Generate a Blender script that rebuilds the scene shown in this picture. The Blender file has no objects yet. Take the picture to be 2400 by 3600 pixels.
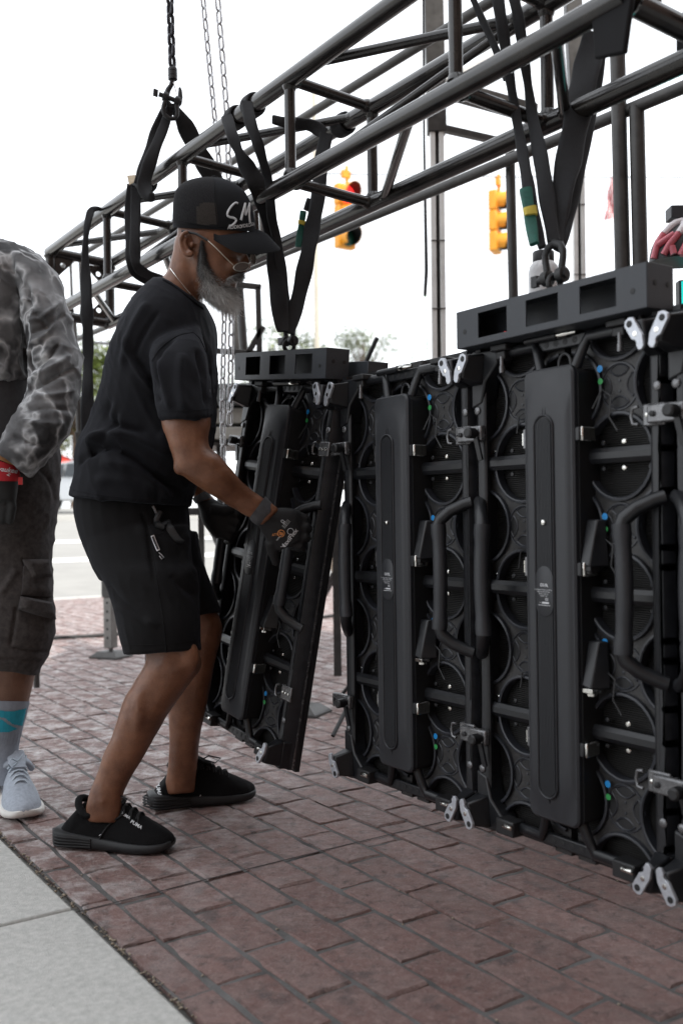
import bpy, bmesh, math, random
import numpy as np
from mathutils import Vector, Matrix, noise
random.seed(7)
S = bpy.context.scene
COL = S.collection
R = math.radians
# ------------------------------------------------------------------ camera
CAMH = 0.83
ROLL, PITCH = R(.77), R(.164)
_F = Vector((0, math.cos(PITCH), math.sin(PITCH)))
_R0 = Vector((1, 0, 0)); _U0 = Vector((0, -math.sin(PITCH), math.cos(PITCH)))
_R = math.cos(ROLL)*_R0 - math.sin(ROLL)*_U0
_U = math.sin(ROLL)*_R0 + math.cos(ROLL)*_U0
CAM = Vector((0, 0, CAMH))
cam_d = bpy.data.cameras.new('camera'); cam = bpy.data.objects.new('camera', cam_d); COL.objects.link(cam)
cam_d.sensor_fit = 'VERTICAL'; cam_d.sensor_height = 36; cam_d.sensor_width = 24; cam_d.lens = 35.0
cam_d.clip_start = .05; cam_d.clip_end = 3000
cm = Matrix((_R, _U, -_F)).transposed().to_4x4(); cm.translation = CAM
cam.matrix_world = cm
cam_d.dof.use_dof = True; cam_d.dof.focus_distance = 2.6; cam_d.dof.aperture_fstop = 3.2
S.camera = cam
# ------------------------------------------------------------------ light
SUN_EL, SUN_AZ = R(52), Vector((.60, -.80, 0)).normalized()      # sun stands behind the camera, above the added shading block
w = bpy.data.worlds.new('World'); S.world = w; w.use_nodes = True
nt = w.node_tree; bg = nt.nodes['Background']
sky = nt.nodes.new('ShaderNodeTexSky'); sky.sky_type = 'NISHITA'; sky.sun_disc = False
sky.sun_elevation = SUN_EL; sky.sun_rotation = math.atan2(SUN_AZ.x, SUN_AZ.y)
sky.air_density = 1.0; sky.dust_density = 2.0; sky.ozone_density = 1.0
hs = nt.nodes.new('ShaderNodeHueSaturation'); hs.inputs['Saturation'].default_value = .35
nt.links.new(sky.outputs[0], hs.inputs['Color'])
veil = nt.nodes.new('ShaderNodeMix'); veil.data_type = 'RGBA'; veil.inputs['Factor'].default_value = .72     # thin bright overcast veil
veil.inputs['B'].default_value = (9.3, 9.6, 10.0, 1)
nt.links.new(hs.outputs[0], veil.inputs['A']); nt.links.new(veil.outputs['Result'], bg.inputs[0])
bg.inputs[1].default_value = .15
sun_d = bpy.data.lights.new('sun', 'SUN'); sun_d.energy = 3.0; sun_d.angle = R(1.0); sun_d.color = (1, .96, .9)
sun = bpy.data.objects.new('sun', sun_d); COL.objects.link(sun)
sdir = Vector((SUN_AZ.x*math.cos(SUN_EL), SUN_AZ.y*math.cos(SUN_EL), math.sin(SUN_EL)))
sun.rotation_euler = sdir.to_track_quat('Z', 'Y').to_euler()
S.view_settings.view_transform = 'Standard'; S.view_settings.look = 'None'
S.view_settings.gamma = 1; S.view_settings.use_curve_mapping = False
S.view_settings.exposure = EXPOSURE = .68
S.render.film_transparent = False
S.cycles.max_bounces = 6; S.cycles.diffuse_bounces = 3; S.cycles.glossy_bounces = 3; S.cycles.transmission_bounces = 3; S.cycles.caustics_reflective = False; S.cycles.caustics_refractive = False
# ------------------------------------------------------------------ helpers
def ray(x, y): return _F + _R*((x-1200)/3500) - _U*((y-1800)/3500)
def at(x, y, Y):                      # photo pixel -> world point at distance Y in front
    r = ray(x, y); return CAM + r*(Y/r.y)
def gnd(x, y, z=0):
    r = ray(x, y); return CAM + r*((z-CAMH)/r.z)
def pix(p):
    d = p-CAM; z = d.dot(_F); return (1200+3500*d.dot(_R)/z, 1800-3500*d.dot(_U)/z)
D = Vector((.5574, -.8302, 0)).normalized()       # along the panel wall and the truss, towards the right
N = Vector((D.y, -D.x, 0))                         # out of the wall, towards the man
ZV = Vector((0, 0, 1))
J = Vector((.268, 2.15, .165))                     # foot of the joint between second and third panel
TH = math.atan2(D.y, D.x)
def W(u, v, w): return J + D*u + ZV*v + N*w
def onw(x, y, w):                                  # pixel -> point on a plane parallel to the wall
    r = ray(x, y); o = J+N*w; return CAM + r*((o-CAM).dot(N)/r.dot(N))
PM = {}
def mset(o, M): o.matrix_world = M; PM[o.name] = M
def tag(o, label=None, cat=None, group=None, kind=None):
    if label: o['label'] = label
    if cat: o['category'] = cat
    if group: o['group'] = group
    if kind: o['kind'] = kind
    return o
def thing(name, label, cat, loc=(0, 0, 0), M=None, group=None):
    o = bpy.data.objects.new(name, None); COL.objects.link(o); o.empty_display_size = .1
    mset(o, M if M is not None else Matrix.Translation(loc))
    return tag(o, label, cat, group)
def perp(d):
    d = d.normalized(); a = Vector((0, 0, 1)) if abs(d.z) < .9 else Vector((1, 0, 0))
    x = d.cross(a).normalized(); return x, d.cross(x).normalized()
class MB:
    def __init__(s): s.v = []; s.f = []
    def add(s, vs, fs):
        b = len(s.v); s.v += [Vector(p) for p in vs]; s.f += [tuple(i+b for i in q) for q in fs]; return s
    def hexa(s, p):                                  # 8 points: bottom loop then top loop
        return s.add(p, [(3, 2, 1, 0), (4, 5, 6, 7), (0, 1, 5, 4), (1, 2, 6, 5), (2, 3, 7, 6), (3, 0, 4, 7)])
    def box(s, x0, x1, y0, y1, z0, z1):
        return s.hexa([(x0, y0, z0), (x1, y0, z0), (x1, y1, z0), (x0, y1, z0), (x0, y0, z1), (x1, y0, z1), (x1, y1, z1), (x0, y1, z1)])
    def bar(s, a, b, wd, ht, up=None):               # rectangular bar from a to b
        a = Vector(a); b = Vector(b); d = (b-a).normalized(); up = Vector(up) if up else ZV
        if abs(d.dot(up)) > .95: up = Vector((1, 0, 0))
        x = d.cross(up).normalized()*wd/2; y = x.cross(d).normalized()*ht/2
        return s.hexa([a-x-y, a+x-y, a+x+y, a-x+y, b-x-y, b+x-y, b+x+y, b-x+y])
    def rings(s, rs, cap=True, closed=False):
        n = len(rs[0]); b = len(s.v)
        for r in rs: s.v += [Vector(p) for p in r]
        m = len(rs)
        for i in range(m if closed else m-1):
            i2 = (i+1) % m
            for k in range(n):
                k2 = (k+1) % n
                s.f.append((b+i*n+k, b+i*n+k2, b+i2*n+k2, b+i2*n+k))
        if cap and not closed:
            s.f.append(tuple(b+k for k in range(n-1, -1, -1))); s.f.append(tuple(b+(m-1)*n+k for k in range(n)))
        return s
    def tube(s, pts, r, n=10, cap=True, closed=False):
        pts = [Vector(p) for p in pts]; m = len(pts); rs = []
        x = None
        for i, p in enumerate(pts):
            if closed: d = pts[(i+1) % m]-pts[i-1]
            else: d = pts[min(i+1, m-1)]-pts[max(i-1, 0)]
            d.normalize()
            if x is None: x, y = perp(d)
            else:
                x = (x-d*x.dot(d)).normalized(); y = d.cross(x)
            rr = r[i] if isinstance(r, (list, tuple)) else r
            rs.append([p+x*math.cos(2*math.pi*k/n)*rr+y*math.sin(2*math.pi*k/n)*rr for k in range(n)])
        return s.rings(rs, cap, closed)
    def cyl(s, a, b, r, n=14): return s.tube([a, b], r, n)
    def ellipsoid(s, c, ax, n=12, m=8):
        c = Vector(c); ax = [Vector(a) for a in ax]; rs = []
        for i in range(1, m):
            t = math.pi*i/m
            rs.append([c+ax[2]*math.cos(t)+(ax[0]*math.cos(2*math.pi*k/n)+ax[1]*math.sin(2*math.pi*k/n))*math.sin(t) for k in range(n)])
        return s.rings(rs)
    def lathe(s, prof, o, ax=(0, 0, 1), n=20):       # prof: (radius, height)
        o = Vector(o); ax = Vector(ax).normalized(); x, y = perp(ax)
        return s.rings([[o+ax*h+(x*math.cos(2*math.pi*k/n)+y*math.sin(2*math.pi*k/n))*max(r, 1e-4) for k in range(n)] for r, h in prof])
    def prism(s, poly, y0, y1):                       # poly in x,z ; extruded along y
        n = len(poly); b = len(s.v)
        s.v += [Vector((p[0], y0, p[1])) for p in poly]+[Vector((p[0], y1, p[1])) for p in poly]
        s.f.append(tuple(b+k for k in range(n))); s.f.append(tuple(b+n+k for k in range(n-1, -1, -1)))
        for k in range(n): s.f.append((b+k, b+n+k, b+n+(k+1) % n, b+(k+1) % n))
        return s
    def band(s, pts, wv, hw, ht, n=12):               # flat strap: wv width directions, hw half widths, ht half thickness
        pts = [Vector(p) for p in pts]; m = len(pts); rs = []
        for i, p in enumerate(pts):
            d = (pts[min(i+1, m-1)]-pts[max(i-1, 0)]).normalized()
            x = Vector(wv[i] if isinstance(wv, list) else wv); x = (x-d*x.dot(d)).normalized(); y = d.cross(x)
            h = hw[i] if isinstance(hw, list) else hw
            ring = []
            for k in range(n):
                t = 2*math.pi*k/n; c, sn = math.cos(t), math.sin(t)
                ring.append(p+x*h*math.copysign(abs(c)**.6, c)+y*ht*math.copysign(abs(sn)**.6, sn))
            rs.append(ring)
        return s.rings(rs)
    def xf(s, M): s.v = [M @ p for p in s.v]; return s
    def mesh(s, name, smooth=40):
        me = bpy.data.meshes.new(name); me.from_pydata([tuple(p) for p in s.v], [], s.f)
        bm = bmesh.new(); bm.from_mesh(me); bmesh.ops.recalc_face_normals(bm, faces=bm.faces); bm.to_mesh(me); bm.free()
        if smooth:
            me.polygons.foreach_set('use_smooth', [True]*len(me.polygons)); me.set_sharp_from_angle(angle=R(smooth))
        return me
    def build(s, name, mat, parent=None, world=False, smooth=40, bevel=0, sub=0):
        if world and parent: s.xf(PM[parent.name].inverted())
        return link(name, s.mesh(name, smooth), mat, parent, bevel, sub)
def link(name, me, mat, parent=None, bevel=0, sub=0):
    o = bpy.data.objects.new(name, me); COL.objects.link(o)
    if mat is not None and not me.materials: me.materials.append(mat)
    if parent: o.parent = parent
    else: PM[o.name] = Matrix()
    if bevel:
        b = o.modifiers.new('bevel', 'BEVEL'); b.width = bevel; b.segments = 2; b.limit_method = 'ANGLE'; b.angle_limit = R(35)
    if sub:
        b = o.modifiers.new('sub', 'SUBSURF'); b.levels = sub; b.render_levels = sub
    return o
def inst(src, parent=None, M=None):                   # one object copy sharing mesh data
    c = src.copy(); COL.objects.link(c); c.parent = parent
    if M is not None: c.matrix_basis = M
    return c
def copy_tree(o, parent=None):
    c = o.copy(); COL.objects.link(c); c.parent = parent
    for ch in list(o.children): copy_tree(ch, c)
    return c
WORK = bpy.data.scenes.new('work')                     # scratch scene: modifiers and text are evaluated here, then it is removed
def evaluated(ob):
    WORK.collection.objects.link(ob); vl = WORK.view_layers[0]; vl.update()
    return bpy.data.meshes.new_from_object(ob.evaluated_get(vl.depsgraph))
def remesh(mb, vox, it=4, fac=.5):
    me = mb.mesh('tmp', 0); ob = bpy.data.objects.new('tmp', me)
    m = ob.modifiers.new('r', 'REMESH'); m.mode = 'VOXEL'; m.voxel_size = vox; m.adaptivity = 0
    if it:
        q = ob.modifiers.new('s', 'SMOOTH'); q.factor = fac; q.iterations = it
    out = evaluated(ob)
    bpy.data.objects.remove(ob); bpy.data.meshes.remove(me)
    out.polygons.foreach_set('use_smooth', [True]*len(out.polygons))
    return out
def text_mb(txt, size, bold=False, shear=0, spacing=1):
    cu = bpy.data.curves.new('t', 'FONT'); cu.body = txt; cu.size = size; cu.align_x = 'CENTER'; cu.align_y = 'CENTER'
    cu.shear = shear; cu.space_character = spacing; cu.resolution_u = 3
    if bold: cu.offset = size*.018
    ob = bpy.data.objects.new('t', cu); me = evaluated(ob)
    mb = MB().add([v.co.copy() for v in me.vertices], [tuple(p.vertices) for p in me.polygons])
    bpy.data.objects.remove(ob); bpy.data.curves.remove(cu); bpy.data.meshes.remove(me)
    return mb
# ------------------------------------------------------------------ materials
def rgb(h):                                           # sRGB hex -> linear
    c = [int(h[i:i+2], 16)/255 for i in (0, 2, 4)]
    return tuple((x/12.92 if x <= .04045 else ((x+.055)/1.055)**2.4) for x in c)
def mat(name, col, rough=.5, metal=0, nscale=0, namp=.25, bump=0, bscale=None, col2=None, coat=0, spec=.5, trans=0, ralpha=None):
    m = bpy.data.materials.new(name); m.use_nodes = True; t = m.node_tree; b = t.nodes['Principled BSDF']
    b.inputs['Base Color'].default_value = (*col, 1); b.inputs['Roughness'].default_value = rough
    b.inputs['Metallic'].default_value = metal; b.inputs['Specular IOR Level'].default_value = spec
    b.inputs['Coat Weight'].default_value = coat
    if trans: b.inputs['Transmission Weight'].default_value = trans
    tc = t.nodes.new('ShaderNodeTexCoord')
    if nscale:
        n = t.nodes.new('ShaderNodeTexNoise'); n.inputs['Scale'].default_value = nscale; n.inputs['Detail'].default_value = 6
        n.inputs['Roughness'].default_value = .65
        t.links.new(tc.outputs['Object'], n.inputs['Vector'])
        r = t.nodes.new('ShaderNodeMapRange'); r.inputs['From Min'].default_value = .3; r.inputs['From Max'].default_value = .7
        t.links.new(n.outputs['Fac'], r.inputs['Value'])
        mx = t.nodes.new('ShaderNodeMix'); mx.data_type = 'RGBA'
        mx.inputs['A'].default_value = (*[c*(1-namp) for c in col], 1)
        mx.inputs['B'].default_value = (*(col2 or [min(1, c*(1+namp)) for c in col]), 1)
        t.links.new(r.outputs[0], mx.inputs['Factor']); t.links.new(mx.outputs['Result'], b.inputs['Base Color'])
        r2 = t.nodes.new('ShaderNodeMapRange'); r2.inputs['To Min'].default_value = max(.03, rough-.1); r2.inputs['To Max'].default_value = min(1, rough+.12)
        t.links.new(n.outputs['Fac'], r2.inputs['Value']); t.links.new(r2.outputs[0], b.inputs['Roughness'])
    if bump:
        n2 = t.nodes.new('ShaderNodeTexNoise'); n2.inputs['Scale'].default_value = bscale or nscale*4; n2.inputs['Detail'].default_value = 4
        t.links.new(tc.outputs['Object'], n2.inputs['Vector'])
        bp = t.nodes.new('ShaderNodeBump'); bp.inputs['Strength'].default_value = bump; bp.inputs['Distance'].default_value = .002
        t.links.new(n2.outputs['Fac'], bp.inputs['Height']); t.links.new(bp.outputs[0], b.inputs['Normal'])
    return m
def emis(name, col, st):
    m = mat(name, col, .4); b = m.node_tree.nodes['Principled BSDF']
    b.inputs['Emission Color'].default_value = (*col, 1); b.inputs['Emission Strength'].default_value = st; return m
M_ = {}
M_['steel'] = mat('painted_steel', (.012, .012, .0135), .21, 0, 16, .5, .03, 60, coat=.2, spec=.5, col2=(.028, .024, .021))
M_['steel_dull'] = mat('dull_pipe', (.05, .048, .046), .45, .3, 18, .35, .15, 50)
M_['frame'] = mat('panel_frame', (.0085, .0092, .0112), .38, 0, 40, .3, .08, 300)
M_['rail'] = mat('rail_alloy', (.0125, .0132, .0160), .38, 0, 50, .35, .1, 260)
M_['lug'] = mat('lug_black', (.008, .008, .009), .7, 0, 30, .3, spec=.15)
M_['frame_dark'] = mat('panel_black', (.007, .007, .008), .55, 0, 60, .2)  # black panel parts; also dark discs and sheets standing in for holes
M_['cover'] = mat('cover_plastic', (.017, .0182, .0220), .46, 0, 60, .12, .10, 900)
M_['module'] = mat('module_plastic', (.022, .0208, .0208), .47, 0, 110, .5, .35, 240)
M_['rim'] = mat('module_rim', (.023, .025, .031), .38, 0, 50, .2)
M_['fins'] = mat('heat_fins', (.017, .0165, .016), .5, .2, 40, .2)
M_['alu'] = mat('bare_aluminium', (.66, .68, .72), .32, .85, 60, .12, .05, 300)
M_['white_alu'] = mat('satin_aluminium', (.50, .52, .56), .38, .55, 120, .15)
M_['chrome'] = mat('chrome', (.75, .74, .70), .14, 1.0, 40, .1)
M_['clear_grey'] = mat('clamp_grey', (.16, .16, .165), .25, .6, 60, .3)
M_['bar'] = mat('powder_coat', (.030, .034, .041), .5, 0, 50, .12, .12, 700)
M_['black'] = mat('matt_black', (.010, .010, .011), .5, 0, 40, .3)
M_['web'] = mat('sling_webbing', (.016, .0165, .019), .8, 0, 120, .35, .5, 700)
M_['red'] = mat('red_plastic', (.45, .01, .012), .5)
M_['chain'] = mat('galvanised_chain', (.42, .42, .43), .4, .8, 90, .25, .1, 300)
M_['chain_dark'] = mat('black_chain', (.028, .028, .034), .35, .5, 90, .25, .1, 300)
M_['paint_white'] = mat('print_white', (.62, .63, .65), .6)
M_['sticker_blue'] = mat('sticker_blue', (.01, .22, .55), .4)
M_['sticker_green'] = mat('sticker_green', (.03, .28, .07), .4)
M_['orange'] = mat('orange_print', (.62, .25, .08), .6)
M_['tag_green'] = mat('tag_green', (.012, .10, .075), .6, 0, 60, .3)
M_['tag_yellow'] = mat('tag_yellow', (.55, .43, .06), .6)
M_['signal'] = mat('signal_yellow', (.78, .33, .02), .45, 0, 6, .12)
M_['lens_off'] = mat('lens_dark_green', (.01, .06, .04), .2)
M_['lens_red'] = emis('lens_red_lit', (1, .03, .03), 1.2)
M_['glass'] = mat('car_glass', (.02, .025, .03), .05, 0)
M_['rubber'] = mat('rubber', (.012, .012, .012), .6)
# ================================================================== setting
PA = -D                                            # paving: a runs away from the camera, b to the right
PB = -N
PO = gnd(265, 3198)                                # where the saw-cut joint meets the concrete edge
def pv(a, b, z=0): return Vector((PO.x+PA.x*a+PB.x*b, PO.y+PA.y*a+PB.y*b, z))
MP = Matrix((( PB.x, PA.x, 0, PO.x), (PB.y, PA.y, 0, PO.y), (0, 0, 1, 0), (0, 0, 0, 1)))   # local x=b, y=a
def ground_z(a): return 0 if a < 9.0 else (a-9.0)*.055 if a < 31 else 1.21
# ---- materials for the ground
def brick_mat():
    m = bpy.data.materials.new('clay_paver'); m.use_nodes = True; t = m.node_tree; b = t.nodes['Principled BSDF']
    L = t.links.new; nd = t.nodes.new
    geo = nd('ShaderNodeNewGeometry'); oi = nd('ShaderNodeObjectInfo')
    def noise_(sc, det=6, ro=.6, off=0):
        n = nd('ShaderNodeTexNoise'); n.inputs['Scale'].default_value = sc; n.inputs['Detail'].default_value = det; n.inputs['Roughness'].default_value = ro
        if off:
            mp = nd('ShaderNodeMapping'); mp.inputs['Location'].default_value = (off, off*.7, 0); L(geo.outputs['Position'], mp.inputs[0]); L(mp.outputs[0], n.inputs['Vector'])
        else: L(geo.outputs['Position'], n.inputs['Vector'])
        return n
    def rng(sock, a0, a1, b0=0, b1=1):
        r = nd('ShaderNodeMapRange'); r.inputs[1].default_value = a0; r.inputs[2].default_value = a1; r.inputs[3].default_value = b0; r.inputs[4].default_value = b1
        L(sock, r.inputs[0]); return r.outputs[0]
    def mix(f, A, B, bt='MIX'):
        x = nd('ShaderNodeMix'); x.data_type = 'RGBA'; x.blend_type = bt
        L(f, x.inputs['Factor']) if not isinstance(f, float) else setattr(x.inputs['Factor'], 'default_value', f)
        for s_, k in ((A, 'A'), (B, 'B')):
            if isinstance(s_, tuple): x.inputs[k].default_value = (*s_, 1)
            else: L(s_, x.inputs[k])
        return x.outputs['Result']
    add = nd('ShaderNodeMath'); add.operation = 'ADD'; L(geo.outputs['Random Per Island'], add.inputs[0]); L(oi.outputs['Random'], add.inputs[1])
    fr = nd('ShaderNodeMath'); fr.operation = 'FRACT'; L(add.outputs[0], fr.inputs[0])
    c = mix(fr.outputs[0], (.138, .073, .064), (.188, .108, .095))
    c = mix(rng(noise_(9, 5).outputs['Fac'], .42, .68), c, (.165, .112, .102))
    c = mix(rng(noise_(48, 6, .7).outputs['Fac'], .48, .64, 0, .75), c, (.235, .158, .142))
    c = mix(rng(noise_(33, 6, .75, 8.1).outputs['Fac'], .53, .66, 0, .8), c, (.046, .033, .030))
    c = mix(rng(noise_(14, 3, .5, 3.1).outputs['Fac'], .58, .70, 0, .8), c, (.062, .046, .045))
    c = mix(rng(noise_(260, 2).outputs['Fac'], .60, .72, 0, .6), c, (.33, .26, .24))
    # efflorescence: chalky bloom along the back of the walk where water stands
    sx = nd('ShaderNodeSeparateXYZ'); L(geo.outputs['Position'], sx.inputs[0])
    dot = nd('ShaderNodeVectorMath'); dot.operation = 'DOT_PRODUCT'; L(geo.outputs['Position'], dot.inputs[0]); dot.inputs[1].default_value = (-.83, .2, 0)
    zone = rng(dot.outputs['Value'], .55, 1.1)
    bl = nd('ShaderNodeMath'); bl.operation = 'MULTIPLY'; L(zone, bl.inputs[0]); L(rng(noise_(12, 8, .75, 5.2).outputs['Fac'], .46, .66), bl.inputs[1])
    c = mix(bl.outputs[0], c, (.50, .47, .46))
    L(c, b.inputs['Base Color']); L(rng(noise_(30, 4).outputs['Fac'], .3, .7, .5, .8), b.inputs['Roughness'])
    bp = nd('ShaderNodeBump'); bp.inputs['Strength'].default_value = .8; bp.inputs['Distance'].default_value = .006
    n3 = noise_(120, 6, .7); L(n3.outputs['Fac'], bp.inputs['Height']); L(bp.outputs[0], b.inputs['Normal'])
    return m
M_['brick'] = brick_mat()
M_['mortar'] = mat('grey_mortar', (.085, .080, .077), .95, 0, 7, .45, 1.0, 160, col2=(.15, .147, .145))
M_['concrete'] = mat('broom_concrete', (.43, .428, .405), .9, 0, 75, .16, 1.0, 420, col2=(.52, .515, .49))
M_['road'] = mat('pale_road', (.26, .255, .24), .85, 0, 2.2, .12, .4, 60)
M_['road_line'] = mat('road_paint', (.78, .77, .74), .7, 0, 5, .1)
M_['grit'] = mat('joint_grit', (.26, .22, .17), .95, 0, 200, .6)
# ---- ground sheet, reaching the horizon
g = MB(); NA = [-12, 9, 10, 12, 15, 20, 25, 31, 60, 200, 1500]
rows = [[pv(a, b, ground_z(a)-.02) for b in (-1500, -60, -12, 12, 60, 1500)] for a in NA]
for i in range(len(NA)-1):
    for k in range(5):
        g.add([rows[i][k], rows[i][k+1], rows[i+1][k+1], rows[i+1][k]], [(0, 1, 2, 3)])
tag(g.build('ground', M_['road'], smooth=60), kind='structure')
# ---- mortar bed under the pavers
A0, A1 = -1.75, 8.02
bed = MB()                                             # uneven mortar: fills some joints flush, sinks in others
def bed_z(a, b): return -.0034+.0034*noise.noise(Vector((a*2.3, b*2.3, 0)))+.0022*noise.noise(Vector((a*19, b*19, 3)))
na, nb = 190, 90
ga = [A0-.4+(4.2+.4-A0)*i/na for i in range(na+1)]; gb = [.012+(4.2-.012)*k/nb for k in range(nb+1)]
bed.add([pv(a_, b_, min(-.0017, bed_z(a_, b_))) for a_ in ga for b_ in gb], [(i*(nb+1)+k, i*(nb+1)+k+1, (i+1)*(nb+1)+k+1, (i+1)*(nb+1)+k) for i in range(na) for k in range(nb)])
bed.add([pv(4.2, .015, -.0028), pv(4.2, 9, -.0028), pv(A1, 9, -.0028), pv(A1, .015, -.0028)], [(0, 1, 2, 3)])
bed.add([pv(A0-2, 4.2, -.0028), pv(A0-2, 9, -.0028), pv(4.2, 9, -.0028), pv(4.2, 4.2, -.0028)], [(0, 1, 2, 3)])
paving = tag(bed.build('brick_pavement', M_['mortar'], smooth=60), kind='structure')
# ---- concrete walk
conc = bpy.data.objects.new('concrete_walk', None); COL.objects.link(conc); mset(conc, MP); tag(conc, kind='structure')
edges_a = [-3.0, -1.53, 0.0, 1.53, 3.06, 4.59, 6.12, 7.65]
for j in range(len(edges_a)-1):
    mb = MB(); mb.box(-1.52, -.004, edges_a[j]+.004, edges_a[j+1]-.004, -.06, .004); mb.build('slab', M_['concrete'], conc, bevel=.006)
    mb = MB(); mb.box(-3.1, -1.53, edges_a[j]+.004, edges_a[j+1]-.004, -.06, .004); mb.build('slab', M_['concrete'], conc, bevel=.006)
# ---- pavers: mesh variants shared by all
def paver_mesh(name, lx, ly, seed):
    rnd = random.Random(seed); mb = MB(); hx, hy = lx/2, ly/2; e = .004; j = lambda s=.0022: rnd.uniform(-s, s)
    cor = [(-hx, -hy), (hx, -hy), (hx, hy), (-hx, hy)]
    def loop(ins, z):
        out = []
        for (x, y), (nx, ny) in zip(cor, cor[1:]+cor[:1]):
            for tt in (.0, .33, .67):
                px, py = x+(nx-x)*tt, y+(ny-y)*tt
                out.append((px*(1-ins/hx)+j(.0030), py*(1-ins/hy)+j(.0030), z+j(.0011)))
        return out
    a = loop(0, -.012); b_ = loop(.0, -.004); c = loop(e*.9, 0.0)
    mb.rings([a, b_, c], cap=False)
    n = len(c); mb.add(c, [tuple(range(n))])
    return mb.mesh(name, 50)
BW, BL, RW, RL = .0965, .218, .107, .2265
full = [paver_mesh('brick', BW, BL, k) for k in range(6)]
half = [paver_mesh('brick', BW, RL/2-.011, 20+k) for k in range(3)]
border = [paver_mesh('brick', .066, .245, 40+k) for k in range(4)]
for me in full+half+border: me.materials.append(M_['brick'])
place = []
rnd = random.Random(3)
a = A0
while a < A1:
    place.append((rnd.choice(border), .048, a+.125)); a += .252
for i in range(0, 62):
    b = .086+RW*(i+.5)
    off = (0 if i % 2 else RL/2)+rnd.uniform(-.03, .03)
    a = A0-.2+off-.6*(i > 12)
    while a < A1-.1:
        # the saw cut joint at a = 0 splits the bricks it meets
        place.append((rnd.choice(full), b, a+RL/2)); a += RL
vis = []
for me, b, a in place:
    p = pv(a, b); d = p.y
    if d < .9: continue
    x, y = pix(p)
    if x < -250 or x > 2650 or y > 3900: continue
    vis.append((y, me, b, a))
vis.sort(key=lambda q: -q[0])
def bm_at(b, a): 
    return MP @ Matrix.Translation((b+rnd.uniform(-.002, .002), a+rnd.uniform(-.003, .003), rnd.uniform(-.0006, .0018))) @ Matrix.Rotation(rnd.uniform(-.012, .012), 4, 'Z') @ Matrix.Rotation(rnd.uniform(-.010, .010), 4, 'X') @ Matrix.Rotation(rnd.uniform(-.012, .012), 4, 'Y')
far = MB()
for k, (y, me, b, a) in enumerate(vis):
    M = bm_at(b, a)
    if k < 300:
        o = bpy.data.objects.new('brick', me); COL.objects.link(o); o.parent = paving; o.matrix_basis = M
    else:
        far.add([M @ v.co for v in me.vertices], [tuple(p.vertices) for p in me.polygons])
o = far.build('brick_field', M_['brick'], paving, smooth=50); tag(o, kind='stuff')
# saw-cut control joint across walk and pavers (a dark slit with a hairline step)
cut = MB(); 
pts = [(-.02+.012*math.sin(b*2.1)+.010*b, b) for b in [x*.1 for x in range(-1, 45)]]
for (a0, b0), (a1, b1) in zip(pts, pts[1:]):
    j0 = .002*noise.noise(Vector((b0*9, 1, 0))); j1 = .002*noise.noise(Vector((b1*9, 1, 0)))
    cut.add([pv(a0-.0025+j0, b0, .0022), pv(a1-.0025+j1, b1, .0022), pv(a1+.0025+j1, b1, .0022), pv(a0+.0025+j0, b0, .0022)], [(0, 1, 2, 3)])
cut.build('control_joint', mat('joint_dark', (.03, .022, .02), .95), paving, smooth=0)
# grit along the concrete edge
gr = MB(); rn = random.Random(5)
for k in range(900):
    a = rn.uniform(A0, 3.5); b = .008+rn.gauss(0, .006); s = rn.uniform(.0012, .0045)
    gr.ellipsoid(pv(a, b, rn.uniform(-.004, .001)), [(s, 0, 0), (0, s*rn.uniform(.6, 1), 0), (0, 0, s*.7)], 5, 4)
for k in range(420):                                  # crumbs lying in the joints between the pavers
    i = rn.randrange(0, 22); a = rn.uniform(A0, 3.0); b = .086+RW*i+rn.gauss(0, .004); s = rn.uniform(.001, .003)
    gr.ellipsoid(pv(a, b, .000), [(s, 0, 0), (0, s*rn.uniform(.6, 1), 0), (0, 0, s*.7)], 5, 4)
tag(gr.build('joint_grit', M_['grit'], smooth=80), kind='stuff')
# ---- road: kerb, crosswalk bars, far kerb
kb = MB()
for k in range(14):
    b0 = -6+k*1.2; kb.hexa([pv(8.03, b0, -.05), pv(8.03, b0+1.195, -.05), pv(8.19, b0+1.195, -.05), pv(8.19, b0, -.05), pv(8.03, b0, .004), pv(8.03, b0+1.195, .004), pv(8.19, b0+1.195, .004), pv(8.19, b0, .004)])
tag(kb.build('kerb', M_['concrete'], smooth=0, bevel=.01), kind='structure')
def strip(a0, a1, b0, b1, dz=.0): return [pv(a0, b0, ground_z(a0)-.02+.005+dz), pv(a0, b1, ground_z(a0)-.02+.005+dz), pv(a1, b1, ground_z(a1)-.02+.005+dz), pv(a1, b0, ground_z(a1)-.02+.005+dz)]
ln = MB()
for a0, a1 in ((12.6, 13.1), (16.2, 16.7)): ln.add(strip(a0, a1, -10, 14), [(0, 1, 2, 3)])
tag(ln.build('crosswalk_lines', M_['road_line'], smooth=0), kind='structure')
fk = MB(); 
z = ground_z(24)
fk.hexa([pv(23.6, -30, z-.1), pv(23.6, 30, z-.1), pv(25.4, 30, z-.1), pv(25.4, -30, z-.1), pv(23.6, -30, z+.12), pv(23.6, 30, z+.12), pv(25.4, 30, z+.12), pv(25.4, -30, z+.12)])
tag(fk.build('far_pavement', M_['concrete'], smooth=0, bevel=.02), kind='structure')
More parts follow.
